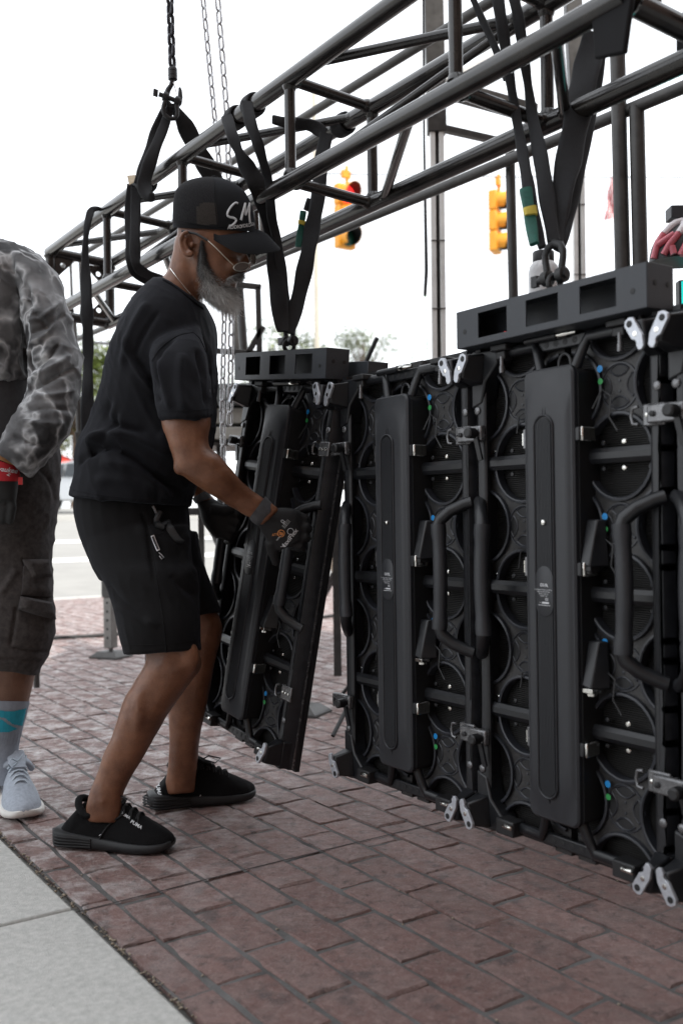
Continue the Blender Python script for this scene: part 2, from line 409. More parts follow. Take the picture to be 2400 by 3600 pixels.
# ---- unseen block added behind the camera to put this corner in shade
bl = thing('added_building', 'unseen brick block added behind the camera to shade the pavement', 'added_building', M=Matrix.Translation(J+D*7.5+Vector((0, 0, -J.z))) @ Matrix.Rotation(TH+math.pi/2, 4, 'Z'))
M_['bwall'] = mat('building_brick', (.30, .20, .16), .85, 0, 3, .2, .4, 30)
mb = MB(); mb.box(-24, 24, -10, 0, 0, 14); mb.build('wall', M_['bwall'], bl)
mb = MB(); mb.box(-24.2, 24.2, -10.2, .25, 14.003, 14.6); mb.build('cornice', M_['concrete'], bl)
for i in range(9):
    for k in range(4):
        x = -20+i*5; z = 1.0+k*3.3
        mb = MB(); mb.box(x-.8, x+.8, .004, .06, z, z+1.9); wn = mb.build('window', M_['concrete'], bl)
        mb = MB(); mb.box(x-.7, x+.7, .062, .07, z+.1, z+1.8); mb.build('pane', M_['glass'], wn)
# ================================================================== truss
def tz(u, v): return 0
TU0, TU1 = -2.53, .53
C_T1, C_B1, C_T2, C_B2 = (.09, 1.955), (.09, 1.692), (-.17, 1.938), (-.17, 1.677)   # (w, height)
def TP(u, c): return Vector((J.x, J.y, 0)) + D*u + N*c[0] + ZV*c[1]
truss = thing('box_truss', 'black steel box truss hanging slantwise overhead', 'truss', loc=TP(-1, (-.04, 1.8)))
nodes = [TU0+.012, -1.86, -1.21, -.56, .092, TU1-.012]
RC, RW_ = .0225, .0145
for c in (C_T1, C_B1, C_T2, C_B2):
    MB().tube([TP(TU0, c), TP(-1, c), TP(TU1, c)], RC, 20).build('chord', M_['steel'], truss, True)
def web(a, b, r=RW_):
    d = (b-a).normalized(); mb = MB().tube([a+d*.008, b-d*.008], r, 14)
    for p, q in ((a, 1), (b, -1)):                    # weld fillets
        mb.tube([p+d*q*.017, p+d*q*.024, p+d*q*.030], [r*1.35, r*1.22, r*1.0], 14)
    mb.build('strut', M_['steel'], truss, True)
for i, u in enumerate(nodes):
    r = .0205 if i in (0, len(nodes)-1) else RW_
    web(TP(u, C_T1), TP(u, C_B1), r); web(TP(u, C_T2), TP(u, C_B2), r)
    web(TP(u, C_T1), TP(u, C_T2), r); web(TP(u, C_B1), TP(u, C_B2), r)
for i in range(len(nodes)-1):
    a, b = nodes[i]+.05, nodes[i+1]-.05
    web(TP(a+.06, C_T1), TP(b-.02, C_T2), .0125)
    web(TP(a, C_B2), TP(b-.1, C_B1), .0125)
    web(TP(a+.03, C_B1) if i % 2 else TP(b-.02, C_B1), TP(b-.02, C_T2) if i % 2 else TP(a+.03, C_T2), .010) if i in (1, 3) else None
# corner gussets with bolt holes at both ends
def gusset(u, c, sw, sz):
    o = TP(u, c); L_ = .085
    poly = [(0, 0), (L_, 0), (L_, .012), (.012, L_), (0, L_)]
    # plate with a round hole: fan of quads between hole and outline
    hx, hz, hr = .034, .034, .011; n = 20; mb = MB(); out = []; inn = []
    for k in range(n):
        t = 2*math.pi*k/n; dx, dz = math.cos(t), math.sin(t); best = 9
        for (x0, z0), (x1, z1) in zip(poly, poly[1:]+poly[:1]):
            ex, ez = x1-x0, z1-z0; den = dx*ez-dz*ex
            if abs(den) < 1e-9: continue
            s_ = ((x0-hx)*ez-(z0-hz)*ex)/den; q = ((x0-hx)*dz-(z0-hz)*dx)/den
            if s_ > 0 and -1e-6 <= q <= 1+1e-6: best = min(best, s_)
        out.append((hx+dx*best, hz+dz*best)); inn.append((hx+dx*hr, hz+dz*hr))
    P = lambda q, e: o + N*sw*(q[0]+.018) + ZV*sz*(q[1]+.018) + D*e
    mb.rings([[P(q, -.004) for q in out], [P(q, .004) for q in out], [P(q, .004) for q in inn], [P(q, -.004) for q in inn]], closed=True)
    mb.build('gusset', M_['steel'], truss, True)
for u in (TU0+.012, TU1-.012):
    for c, sw, sz in ((C_T1, -1, -1), (C_B1, -1, 1), (C_T2, 1, -1), (C_B2, 1, 1)): gusset(u, c, sw, sz)
# hinge lugs welded at the near end
mb = MB(); p = TP(.50, C_B1)
mb.hexa([p+N*.012-ZV*.085-D*.035, p+N*.012-ZV*.10+D*.03, p-N*.0-ZV*.10+D*.03, p-N*.0-ZV*.085-D*.035, p+N*.012-D*.04, p+N*.012+D*.05, p+D*.05, p-D*.04])
mb.build('lug', M_['lug'], truss, True, bevel=.004)
mb = MB(); p = TP(.53, C_B2)
mb.hexa([p+N*.006-ZV*.0-D*.10, p+N*.006+D*.16, p-N*.006+D*.16, p-N*.006-D*.10, p+N*.006-D*.10+ZV*.075, p+N*.006+D*.16+ZV*.075, p-N*.006+D*.16+ZV*.075, p-N*.006-D*.10+ZV*.075])
mb.build('lug', M_['lug'], truss, True, bevel=.004)
# ================================================================== slings
def sling(name, label, group=None, loc=None): return thing(name, label, 'sling', loc=loc or J, group=group)
def pband(pts, parent, name='strap', m='web', ht=.006, curl=0):   # pts: (px, py, width_px, distance)
    P = [at(x, y, Y) for x, y, wd, Y in pts]
    # resample (Catmull-Rom) so that straps bend softly
    out = []; hw = []
    for i in range(len(P)-1):
        p0, p1, p2, p3 = P[max(i-1, 0)], P[i], P[i+1], P[min(i+2, len(P)-1)]
        for k in range(6):
            t = k/6; out.append(.5*((2*p1)+(p2-p0)*t+(2*p0-5*p1+4*p2-p3)*t*t+(3*p1-p0-3*p2+p3)*t**3))
            hw.append(((pts[i][2]*(1-t)+pts[i+1][2]*t)/2)*(pts[i][3]*(1-t)+pts[i+1][3]*t)/3500)
    out.append(P[-1]); hw.append(pts[-1][2]/2*pts[-1][3]/3500)
    wv = []
    for i in range(len(out)):
        d = out[min(i+1, len(out)-1)]-out[max(i-1, 0)]; vd = (out[i]-CAM)
        x = d.cross(vd).normalized(); wv.append((x+vd.normalized()*(.45*math.sin(i*.35+curl))).normalized())
    hw = [h*(1+.05*math.sin(i*.9+curl)) for i, h in enumerate(hw)]
    return MB().band(out, wv, hw, ht).build(name, M_[m], parent, True, smooth=60)
def wrap(parent, u, c, wd, r=RC+.005, a0=0, a1=360, lean=0, name='wrap', ht=.005):
    o = TP(u, c); pts = []; nrm = []
    for k in range(25):
        t = R(a0+(a1-a0)*k/24); pts.append(o+N*math.cos(t)*r+ZV*math.sin(t)*r+D*lean*k/24); nrm.append(D)
    MB().band(pts, D, wd/2, ht).build(name, M_['web'], parent, True, smooth=60)
# 1 choker on the hook, far left
s1 = sling('lifting_sling', 'black choker sling knotted round the top chord under the chain hook')
pband([(588, 372, 26, 3.16), (560, 430, 36, 3.16), (530, 520, 40, 3.18), (505, 610, 52, 3.19), (495, 650, 52, 3.2)], s1)
pband([(600, 375, 30, 3.15), (575, 450, 36, 3.15), (535, 550, 44, 3.15), (508, 640, 56, 3.15), (520, 690, 40, 3.14), (545, 690, 26, 3.14)], s1, curl=2)
pband([(612, 378, 26, 3.16), (650, 440, 60, 3.2), (700, 540, 70, 3.25), (760, 640, 64, 3.3), (800, 720, 50, 3.35)], s1, curl=1)
for du in (-.012, .018): wrap(s1, -1.52+du, C_T1, .05, RC+.008, ht=.007)
pband([(462, 650, 30, 3.27), (452, 720, 26, 3.27), (452, 850, 24, 3.27), (458, 930, 26, 3.27), (485, 970, 28, 3.3), (560, 1005, 30, 3.36), (640, 1020, 30, 3.42)], s1, name='tail', ht=.003, curl=.6)
pband([(478, 660, 36, 3.25), (477, 760, 38, 3.25), (475, 880, 40, 3.25), (482, 935, 34, 3.25), (520, 965, 36, 3.3), (580, 990, 38, 3.36), (640, 1000, 30, 3.42)], s1, name='tail', ht=.0035, curl=2.2)
mb = MB(); q = [at(448, 617, 3.2), at(476, 615, 3.2), at(474, 640, 3.19), at(455, 650, 3.19)]
mb.rings([[p-N*.001 for p in q], [p+N*.001 for p in q]]); mb.build('paper_tag', mat('kraft_tag', (.62, .52, .38), .8, 0, 80, .2), s1, True, smooth=0)
# 2 strap hanging loose at the far end
s2 = sling('lifting_sling', 'flat black strap hanging loose from the far end of the truss')
pband([(352, 733, 10, 3.66), (325, 738, 24, 3.62), (312, 770, 28, 3.6), (303, 830, 20, 3.6), (300, 900, 26, 3.6), (303, 1000, 42, 3.6), (306, 1100, 46, 3.6), (310, 1180, 40, 3.6), (310, 1300, 36, 3.6), (308, 1380, 44, 3.6), (310, 1480, 56, 3.6), (312, 1600, 50, 3.6)], s2)
# 3 basket sling that carries the first panel
s3 = sling('lifting_sling', 'black basket sling carrying the tilted panel, small green tag')
wrap(s3, -.855, C_T1, .042); wrap(s3, -.755, C_T1, .042)
pband([(797, 410, 40, 2.66), (815, 470, 44, 2.62), (838, 530, 34, 2.62), (870, 590, 62, 2.64), (905, 650, 70, 2.66), (925, 720, 56, 2.69), (945, 800, 40, 2.72), (965, 900, 60, 2.74), (975, 1000, 66, 2.74), (985, 1100, 62, 2.73), (995, 1165, 44, 2.72)], s3)
pband([(868, 360, 42, 2.55), (880, 430, 44, 2.53), (905, 500, 40, 2.54), (928, 580, 34, 2.58), (945, 640, 30, 2.62), (955, 760, 36, 2.68), (975, 850, 30, 2.72), (990, 960, 40, 2.74), (1000, 1080, 44, 2.74), (1003, 1165, 40, 2.73)], s3, curl=2)
pband([(1148, 470, 50, 2.78), (1130, 560, 52, 2.78), (1118, 690, 52, 2.77), (1098, 800, 56, 2.76), (1080, 900, 58, 2.75), (1055, 1020, 58, 2.75), (1030, 1120, 50, 2.74), (1012, 1170, 40, 2.73)], s3, curl=3)
pband([(1090, 700, 24, 2.79), (1078, 740, 28, 2.79)], s3, name='loop')
pband([(1066, 742, 22, 2.76), (1058, 800, 24, 2.76), (1048, 868, 24, 2.76)], s3, name='green_tag', m='tag_green', ht=.004)
pband([(1062, 776, 26, 2.757), (1059, 790, 26, 2.757)], s3, name='yellow_tag', m='tag_yellow', ht=.005)
wrap(s3, -.70, C_T2, .05)
pband([(960, 420, 30, 2.75), (1010, 432, 40, 2.78), (1090, 440, 46, 2.8), (1140, 470, 44, 2.8)], s3, curl=1)
# 4 sling that carries the third panel
s4 = sling('lifting_sling', 'black sling with long green and yellow tag over the near hanging bar')
pband([(1745, -30, 44, 2.05), (1762, 80, 44, 2.04), (1778, 180, 40, 2.06), (1795, 300, 34, 2.1), (1815, 420, 34, 2.1), (1838, 550, 40, 2.06), (1855, 650, 44, 2.03), (1880, 780, 44, 1.99), (1905, 870, 30, 1.97)], s4)
pband([(1800, -30, 40, 2.03), (1820, 60, 40, 2.03), (1838, 180, 38, 2.06), (1855, 300, 30, 2.1), (1872, 420, 40, 2.1), (1900, 560, 56, 2.04), (1925, 720, 58, 2.0), (1945, 850, 44, 1.97)], s4, curl=1)
pband([(1650, -30, 22, 2.2), (1690, 60, 24, 2.2), (1740, 170, 26, 2.2), (1780, 280, 26, 2.2)], s4, curl=2)
pband([(2088, 120, 80, 2.15), (2065, 220, 96, 2.13), (2040, 340, 98, 2.1), (2010, 500, 96, 2.06), (1980, 650, 84, 2.02), (1960, 780, 66, 2.0), (1950, 870, 46, 1.97)], s4, curl=2)
pband([(2115, 150, 40, 2.17), (2095, 300, 40, 2.15), (2060, 480, 42, 2.1), (2020, 660, 48, 2.05), (1985, 800, 50, 2.0), (1960, 880, 40, 1.98)], s4, curl=3)
pband([(1846, 664, 44, 2.0), (1858, 740, 44, 1.98), (1876, 858, 36, 1.95)], s4, name='green_tag', m='tag_green', ht=.006)
pband([(1861, 730, 48, 1.975), (1866, 757, 48, 1.97)], s4, name='yellow_tag', m='tag_yellow', ht=.007)
# ================================================================== chains, hook, shackles
def link_mesh(name, L_, wd, r, m):
    pts = []; hw = wd/2-r; hl = L_/2-r-hw
    for k in range(9): t = math.pi*k/8; pts.append((hw*math.cos(t), 0, hl+hw*math.sin(t)))
    for k in range(9): t = math.pi+math.pi*k/8; pts.append((hw*math.cos(t), 0, -hl+hw*math.sin(t)))
    me = MB().tube(pts, r, 7, closed=True).mesh(name, 70); me.materials.append(m); return me
def chain(label, path, L_, wd, r, m):
    P = [at(*q) for q in path]; me = link_mesh('link', L_, wd, r, m)
    c = thing('chain', label, 'chain', loc=P[-1]); inv = PM[c.name].inverted()
    pitch = L_-2*r-.0006; seg = 0; pos = P[0].copy(); k = 0; left = 0
    for a, b in zip(P, P[1:]):
        d = (b-a); n = d.length; d.normalize(); t = left
        while t < n:
            p = a+d*t; q = d.to_track_quat('Z', 'Y').to_matrix().to_4x4()
            o = bpy.data.objects.new('link', me); COL.objects.link(o); o.parent = c
            o.matrix_basis = inv @ Matrix.Translation(p) @ q @ Matrix.Rotation(R(40 if k % 2 else 130), 4, 'Z')
            t += pitch; k += 1
        left = t-n
    return c
chain('black hoist chain above the hook', [(596, -40, 3.15), (606, 232, 3.15)], .046, .030, .0062, M_['chain_dark'])
chain('left of two galvanised chains behind the truss', [(711, -30, 3.75), (770, 570, 3.75), (789, 1110, 3.75), (781, 1420, 3.75), (786, 1640, 3.75)], .052, .027, .0045, M_['chain'])
chain('right of two galvanised chains behind the truss', [(763, -30, 3.6), (800, 430, 3.6), (814, 1110, 3.6), (807, 1500, 3.6)], .056, .029, .0042, M_['chain'])
mb = MB()
hb = thing('hoist_hook', 'black hoist hook with swivel block and latch under the chain', 'hook', loc=at(607, 260, 3.15))
Yh = 3.15; c0 = at(607, 238, Yh); c1 = at(608, 282, Yh)
MB().lathe([(.012, 0), (.0145, .002), (.0145, .012), (.0135, .0125), (.0135, .0145), (.0145, .015), (.0145, .026), (.0135, .0265), (.0135, .0285), (.0145, .029), (.0145, .037), (.012, .04)], c1, (c0-c1), 20).build('swivel', M_['black'], hb, True)
hk = [(606, 282), (602, 300), (592, 315), (585, 335), (586, 358), (598, 374), (616, 376), (630, 362), (634, 340), (634, 318), (632, 308)]
MB().tube([at(x, y, Yh) for x, y in hk], [.007, .0075, .0085, .010, .0105, .011, .0105, .0095, .0085, .006, .004], 10).build('hook', M_['black'], hb, True)
mb = MB().bar(at(610, 290, Yh-.002), at(621, 328, Yh-.002), .009, .003); mb.build('latch', M_['alu'], hb, True)
def shackle(name, label, c, ax, up, s=1.0, Mt='black'):       # bow shackle, pin along ax
    t = thing(name, label, 'shackle', loc=c); ax = ax.normalized(); up = up.normalized()
    pts = []; rr = []
    for x, z, r in ((-.018, -.002, .0075), (-.018, .012, .0068), (-.021, .026, .0066), (-.0215, .038, .0066), (-.015, .050, .0068), (0, .056, .007), (.015, .050, .0068), (.0215, .038, .0066), (.021, .026, .0066), (.018, .012, .0068), (.018, -.002, .0075)):
        pts.append(c+ax*x*s+up*z*s); rr.append(r*s)
    MB().tube(pts, rr, 10).build('bow', M_[Mt], t, True)
    mb = MB()
    for sg in (-1, 1): mb.lathe([(.006*s, -.0085*s), (.0135*s, -.007*s), (.0145*s, 0), (.0135*s, .007*s), (.006*s, .0085*s)], c+ax*.018*s*sg-up*.004*s, ax, 16)
    mb.build('eye', M_[Mt], t, True)
    mb = MB().cyl(c-ax*.038*s-up*.004*s, c+ax*.030*s-up*.004*s, .0072*s, 12)
    y = ax.cross(up); p = c-ax*.041*s-up*.004*s
    mb.hexa([p+up*(-.010*s)-y*.004*s-ax*.014*s, p-up*.010*s+y*.004*s-ax*.014*s, p-up*.010*s+y*.004*s, p-up*.010*s-y*.004*s, p+up*.010*s-y*.004*s-ax*.014*s, p+up*.010*s+y*.004*s-ax*.014*s, p+up*.010*s+y*.004*s, p+up*.010*s-y*.004*s])
    mb.build('pin', M_[Mt], t, True)
    return t
shackle('shackle', 'black bow shackle hung in the hoist hook', at(602, 352, 3.13), Vector((.9, .3, -.25)), Vector((-.1, 0, -1)), 1.05)
# ================================================================== LED panels.  local x = along the wall, -y = towards the man, z = up
PWD = .511
def rrect(x0, x1, z0, z1, r, n=6):
    out = []
    for cx, cz, a in ((x1-r, z1-r, 0), (x0+r, z1-r, 90), (x0+r, z0+r, 180), (x1-r, z0+r, 270)):
        for k in range(n+1): t = R(a+90*k/n); out.append((cx+r*math.cos(t), cz+r*math.sin(t)))
    return out
def layer(mb, polys):                                  # stacked outlines [(poly, y)], capped at the front
    mb.rings([[(p[0], y, p[1]) for p in poly] for poly, y in polys])
    return mb
def panel_parts():
    T = []                                             # (name, mesh, material, bevel, sub-parts)
    def flat(mb):                                      # the cabinet is shallow behind its rails
        for p in mb.v:
            if p.y > .02: p.y = .02+(p.y-.02)*.75
    def put(name, mb, m, bevel=0, smooth=40, subs=()):
        flat(mb)
        me = mb.mesh(name, smooth); me.materials.append(M_[m]); T.append((name, me, bevel, list(subs)))
    def sub(name, mb, m, bevel=0, smooth=40):
        flat(mb)
        me = mb.mesh(name, smooth); me.materials.append(M_[m]); return (name, me, bevel, [])
    V0, V1, MR = -.02, 1.03, .2625
    # LED face slab
    mb = MB().box(.001, PWD-.001, .082, .10, V0, V1); put('led_face', mb, 'frame_dark')
    # heat fins seen through the round openings
    mb = MB(); pit = .0042; n = int((V1-V0-.02)/pit)
    vs = []; fs = []
    for k in range(n):
        z = V0+.01+k*pit
        vs += [(.02, .0805, z), (PWD-.02, .0805, z), (.02, .0765, z+pit*.35), (PWD-.02, .0765, z+pit*.35), (.02, .0765, z+pit*.6), (PWD-.02, .0765, z+pit*.6)]
        b = k*6; fs += [(b, b+1, b+3, b+2), (b+2, b+3, b+5, b+4)]
        if k < n-1: fs.append((b+4, b+5, b+7, b+6))
    mb.add(vs, fs); put('heat_fins', mb, 'fins', smooth=0)
    # eight module backs: star plates with scooped sides and a four-leaf hub
    def module(cx, cz):
        mb = MB(); hx, hz, r = .1185, MR/2-.003, .0755; y0, y1 = .0745, .058
        def edge(ax, az, ox, oz):                      # half-disc scoop centred on an edge midpoint
            out = []
            for k in range(13):
                t = math.pi*k/12; c, s_ = math.cos(t), math.sin(t)
                out.append((ax[0]*c*r+ox-az[0]*s_*r, ax[1]*c*r+oz-az[1]*s_*r))
            return out
        poly = [(-hx, -hz)]+edge((-1, 0), (0, -1), 0, -hz)+[(hx, -hz)]+edge((0, -1), (1, 0), hx, 0)+[(hx, hz)]+edge((1, 0), (0, 1), 0, hz)+[(-hx, hz)]+edge((0, 1), (-1, 0), -hx, 0)
        mb.prism([(cx+x, cz+z) for x, z in poly], y1, y0)
        body = mb
        rim = MB()
        for ax, az, ox, oz in (((-1, 0), (0, -1), 0, -hz), ((0, -1), (1, 0), hx, 0), ((1, 0), (0, 1), 0, hz), ((0, 1), (-1, 0), -hx, 0)):
            rs = []
            for k in range(15):
                t = R(6)+(math.pi-R(12))*k/14; c, s_ = math.cos(t), math.sin(t)
                ring = []
                for rr, y in ((r-.001, .074), (r-.001, .049), (r+.0015, .047), (r+.0055, .048), (r+.0065, .058)):
                    ring.append((cx+ax[0]*c*rr+ox-az[0]*s_*rr, y, cz+ax[1]*c*rr+oz-az[1]*s_*rr))
                rs.append(ring)
            rim.rings(rs)
        hub = MB()                                     # ring and leaf-shaped pockets
        hub.tube([(cx+.044*math.cos(t), .057, cz+.044*math.sin(t)) for t in [2*math.pi*k/28 for k in range(28)]], .0022, 5, closed=True)
        leaf = MB()
        for q in range(4):
            an = math.pi/2*q; d = (math.cos(an), math.sin(an)); e = (-d[1], d[0]); lens = []
            for k in range(9): s_ = -1+2*k/8; lens.append((s_*.022, .031+.010*(1-s_*s_)))
            for k in range(9): s_ = 1-2*k/8; lens.append((s_*.022, .031-.012*(1-s_*s_)))
            pts = [(cx+e[0]*a+d[0]*b, .0565, cz+e[1]*a+d[1]*b) for a, b in lens]
            hub.tube(pts, .0017, 4, closed=True)
            leaf.rings([[(p[0], .0578, p[2]) for p in pts], [(p[0], .0574, p[2]) for p in pts]])
        for q in (.010, -.010): hub.lathe([(.003, 0), (.003, .002), (.001, .0025)], (cx, .058, cz+q), (0, -1, 0), 8)
        return body, rim, hub, leaf
    for ci in range(2):
        for ri in range(4):
            cx = PWD*(.25+.5*ci); cz = V0+MR*(ri+.5)
            body, rim, hub, leaf = module(cx, cz)
            put('module', body, 'module', smooth=30, subs=[sub('rim', rim, 'rim'), sub('hub', hub, 'rim', smooth=60), sub('leaf_pocket', leaf, 'frame_dark')])
    # side rails with half-round notches
    def rail(x0, s_):
        pts = [(x0+s_*.030, -.012), (x0+s_*.030, 1.02), (x0+s_*.001, 1.02)]
        for vz in (.955, .895, .775, .70, .60, .565, .435, .40, .315, .255, .135, .07):
            for k in range(7): t = math.pi*(.5+k/6); pts.append((x0+s_*(.001-.0075*math.cos(t)*1.0), vz-.0065*math.sin(t)*-1*-1))
        pts.append((x0+s_*.001, -.012))
        mb = MB()                                      # outer side slopes back from the front edge
        fr = [(x+(s_*.013 if abs(x-x0) < .012 else 0), .021, z) for x, z in pts]; bk = [(x, .060, z) for x, z in pts]; b2 = [(x, .0815, z) for x, z in pts]
        mb.rings([fr, bk, b2]); return mb
    put('side_rail', rail(0, 1), 'rail', smooth=50); put('side_rail', rail(PWD, -1), 'rail', smooth=50)
    for x in (.0004, PWD-.0012): put('edge_trim', MB().box(x, x+.0008, .066, .074, -.012, 1.02), 'clear_grey')
    for x in (.030, PWD-.030):                          # rounded inner bead of the rail
        put('rail_bead', MB().tube([(x, .032, .05), (x, .032, .965)], .011, 10), 'frame')
    # top and bottom rails: bent bars with a perforated middle
    for z0, sg in ((1.0, 1), (.012, -1)):
        for x0, x1, x2 in ((.02, .185, .205), (PWD-.02, PWD-.185, PWD-.205)):
            put('end_rail', MB().tube([(x0, .035, z0), (x0+(x1-x0)*.5, .035, z0), (x1, .033, z0), (x1+(x2-x1)*.5, .028, z0-sg*.02), (x2+(x2-x1)*.6, .018, z0-sg*.075)], .0115, 10), 'frame', smooth=60)
        mb = MB(); xs = [.18, .212, .244, .276, .308, .331]
        mb.box(.178, PWD-.178, .034, .05, z0-.014, z0+.010)
        subs = []
        for xq in (.215, .24, .265, .29): subs.append(sub('hole', MB().lathe([(.0062, 0), (.0062, .0006), (.005, .0008)], (xq, .0338, z0-.002), (0, -1, 0), 14), 'frame_dark'))
        put('perforated_bar', mb, 'frame', .003, subs=subs)
        for x in (.10, PWD-.10):                        # latch blocks with a bright pin
            mb = MB().box(x-.024, x+.024, .006, .05, z0+sg*.002, z0+sg*.016) if sg > 0 else MB().box(x-.026, x+.026, .006, .05, z0-.018, z0+.014)
            mb.box(x-.014, x+.014, .012, .045, z0-.016, z0+.002)
            pin = sub('pin', MB().lathe([(.0050, 0), (.0050, -.020), (.0062, -.0205), (.0062, -.034), (.003, -.035)], (x+.004, .014, z0-.010), (0, 0, 1), 12), 'clear_grey') if sg > 0 else sub('pin', MB().lathe([(.004, -.012), (.0055, -.010), (.0055, .012), (.003, .014)], (x+.012, .003, z0+.004), (1, 0, 0), 10), 'chrome')
            put('latch_block', mb, 'black', .003, subs=[pin])
        if sg > 0:
            put('lever_rod', MB().tube([(.165, .024, z0+.012), (.25, .024, z0+.012)], .0075, 12), 'frame', subs=[sub('rod_tip', MB().lathe([(.006, 0), (.0072, .004), (.0072, .024), (.005, .034), (.004, .05)], (.25, .024, z0+.012), (1, 0, 0), 12), 'chrome')])
            put('pull_ring', MB().tube([(PWD/2+.016*math.cos(t), .045, .955+.022*math.sin(t)) for t in [2*math.pi*k/18 for k in range(18)]], .0038, 7, closed=True), 'frame', smooth=60)
    # corner blocks that carry the white hinge plates
    for x0, s_ in ((0, 1), (PWD, -1)):
        for zc, sz in ((1.0, 1), (.0, -1)):
            zb = .5+(.5)*sz
            mb = MB()
            e_ = 1.0 if s_ > 0 else .55
            a = [(x0+s_*.003, zb-sz*.11*e_), (x0+s_*.034, zb-sz*.10*e_), (x0+s_*.046, zb-sz*.055*e_), (x0+s_*.085*e_, zb-sz*.02), (x0+s_*.085*e_, zb+sz*.01), (x0+s_*.003, zb+sz*.012)]
            mb.prism(a, .018, .075)
            mb.hexa([(x0+s_*.004, -.026, zb-sz*.048), (x0+s_*.022, -.026, zb-sz*.048), (x0+s_*.040, .02, zb-sz*.062), (x0+s_*.003, .02, zb-sz*.062),
                     (x0+s_*.014, -.026, zb-sz*.002), (x0+s_*.034, -.026, zb-sz*.002), (x0+s_*.046, .02, zb+sz*.006), (x0+s_*.003, .02, zb+sz*.006)])
            put('corner_block', mb, 'frame', .004)
            # plate outline, leaning away from the joint
            pl = MB(); o = Vector((x0+s_*.024, 0, zb-sz*.026)); ang = R(32)
            dv = Vector((s_*math.sin(ang), 0, sz*math.cos(ang))); du = Vector((s_*math.cos(ang), 0, -sz*math.sin(ang)))
            out = [(-.014, .028), (-.006, .034), (.006, .034), (.013, .026), (.013, -.006), (.007, -.013), (.007, -.019), (.011, -.024), (.011, -.034), (.004, -.037), (-.004, -.034), (-.013, -.014)]
            P = [o+du*a*.86+dv*b*.9 for a, b in out]
            pl.prism([(p.x, p.z) for p in P], -.034, -.0275)
            hs = []
            for hb_, hr, mm in ((.020, .0062, 'frame_dark'), (-.002, .0048, 'chrome')):
                c = o+dv*hb_; hs.append(sub('bolt_hole', MB().lathe([(hr, 0), (hr, .0006), (hr*.7, .0009)], (c.x, -.034, c.z), (0, -1, 0), 14), mm))
            put('hinge_plate', pl, 'white_alu', .0008, 20, subs=hs)
            put('corner_bolt', MB().lathe([(.0085, 0), (.0085, .002), (.006, .004), (.002, .0042)], (x0+s_*.02, .02, zb-sz*.115), (0, -1, 0), 12), 'clear_grey')
    # lock clamps on the left rail
    for zc in (.835, .185):
        k1 = sub('knob', MB().lathe([(.0075, 0), (.0075, .010), (.0115, .0105), (.0115, .030), (.008, .033)], (.033, .006, zc), (.1, -1, 0), 16), 'chrome' if 0 else 'black')
        k2 = sub('lever', MB().bar((.036, .0, zc-.01), (.046, .004, zc-.058), .012, .005, (0, 1, 0)), 'frame')
        k3 = sub('bolt', MB().lathe([(.0055, 0), (.0055, .002), (.003, .003)], (-.018, .002, zc), (0, -1, 0), 10), 'frame_dark')
        put('lock_clamp', MB().box(-.032, .046, .004, .020, zc-.017, zc+.017), 'clear_grey', .004, subs=[k1, k2, k3])
        put('keeper_plate', MB().box(PWD-.050, PWD-.002, .016, .024, zc-.020, zc+.020), 'clear_grey', .003, subs=[sub('bolt', MB().lathe([(.004, 0), (.004, .002), (.002, .003)], (PWD-xx, .016, zc), (0, -1, 0), 10), 'chrome') for xx in (.040, .026, .012)])
        put('keeper_hook', MB().tube([(PWD-.056, .012, zc+.016), (PWD-.068, .012, zc+.014), (PWD-.072, .012, zc), (PWD-.068, .012, zc-.014), (PWD-.056, .012, zc-.016)], .0032, 8), 'clear_grey')
    # cross bars with bolts
    for zc in (.77, .507, .245):
        for x0, x1 in ((.028, .20), (.31, PWD-.028)):
            mb = MB(); o_ = []
            for k in range(8):
                t = 2*math.pi*k/8+math.pi/8; o_.append((math.cos(t)*.0145, math.sin(t)*.0155))
            mb.rings([[(x, .047+q[0]*.9, zc+q[1]) for q in o_] for x in (x0, x0+(x1-x0)*.5, x1)])
            bl = []
            for xq in ((.045, .098, .150) if x0 < .1 else (.345, .395, .455)):
                for sg in (-1, 1): bl.append(sub('bolt', MB().lathe([(.0054, 0), (.0054, .003), (.0040, .005), (.001, .0055)], (xq, .056, zc+sg*.0245), (0, -1, 0), 10), 'chrome' if xq in (.045, .395) else 'frame'))
            put('cross_bar', mb, 'frame', subs=bl, smooth=30)
    # carrying handles
    for x0, s_ in ((0, 1), (PWD, -1)):
        gx = x0+s_*.072
        for z0, z1 in ((.690, .636), (.360, .416)):
            sg = 1 if z0 > z1 else -1; mb = MB(); rs = []
            path = [(x0+s_*.012, .030, z0), (x0+s_*.028, .018, z0-sg*.006), (x0+s_*.050, -.002, z0-sg*.020), (x0+s_*.067, -.016, z0-sg*.038), (gx, -.018, z1)]
            mb.tube(path, [.0135, .0135, .0135, .0142, .0150], 12); put('handle_arm', mb, 'frame', smooth=60)
        grip = MB(); prof = []
        for k in range(13):
            t = k/12; z = .642-.232*t; bul = .0150+.002*math.sin(math.pi*t)+(.003 if k in (0, 1, 11, 12) else 0)
            prof.append([(gx+bul*1.0*math.cos(q)-s_*.005*math.sin(math.pi*t), -.018+bul*.9*math.sin(q), z) for q in [2*math.pi*j/14 for j in range(14)]])
        grip.rings(prof); put('grip', grip, 'cover', smooth=60)
    # power box: body, domed cover, ribbed channel, rating label, latches
    cxl, cxr, cb, ct = .186, .318, .062, .946
    mb = MB(); layer(mb, [(rrect(cxl+.004, cxr+.003, cb+.006, ct-.006, .014), .075), (rrect(cxl+.004, cxr+.003, cb+.006, ct-.006, .014), .006)]); put('power_box', mb, 'frame_dark')
    cov = MB()
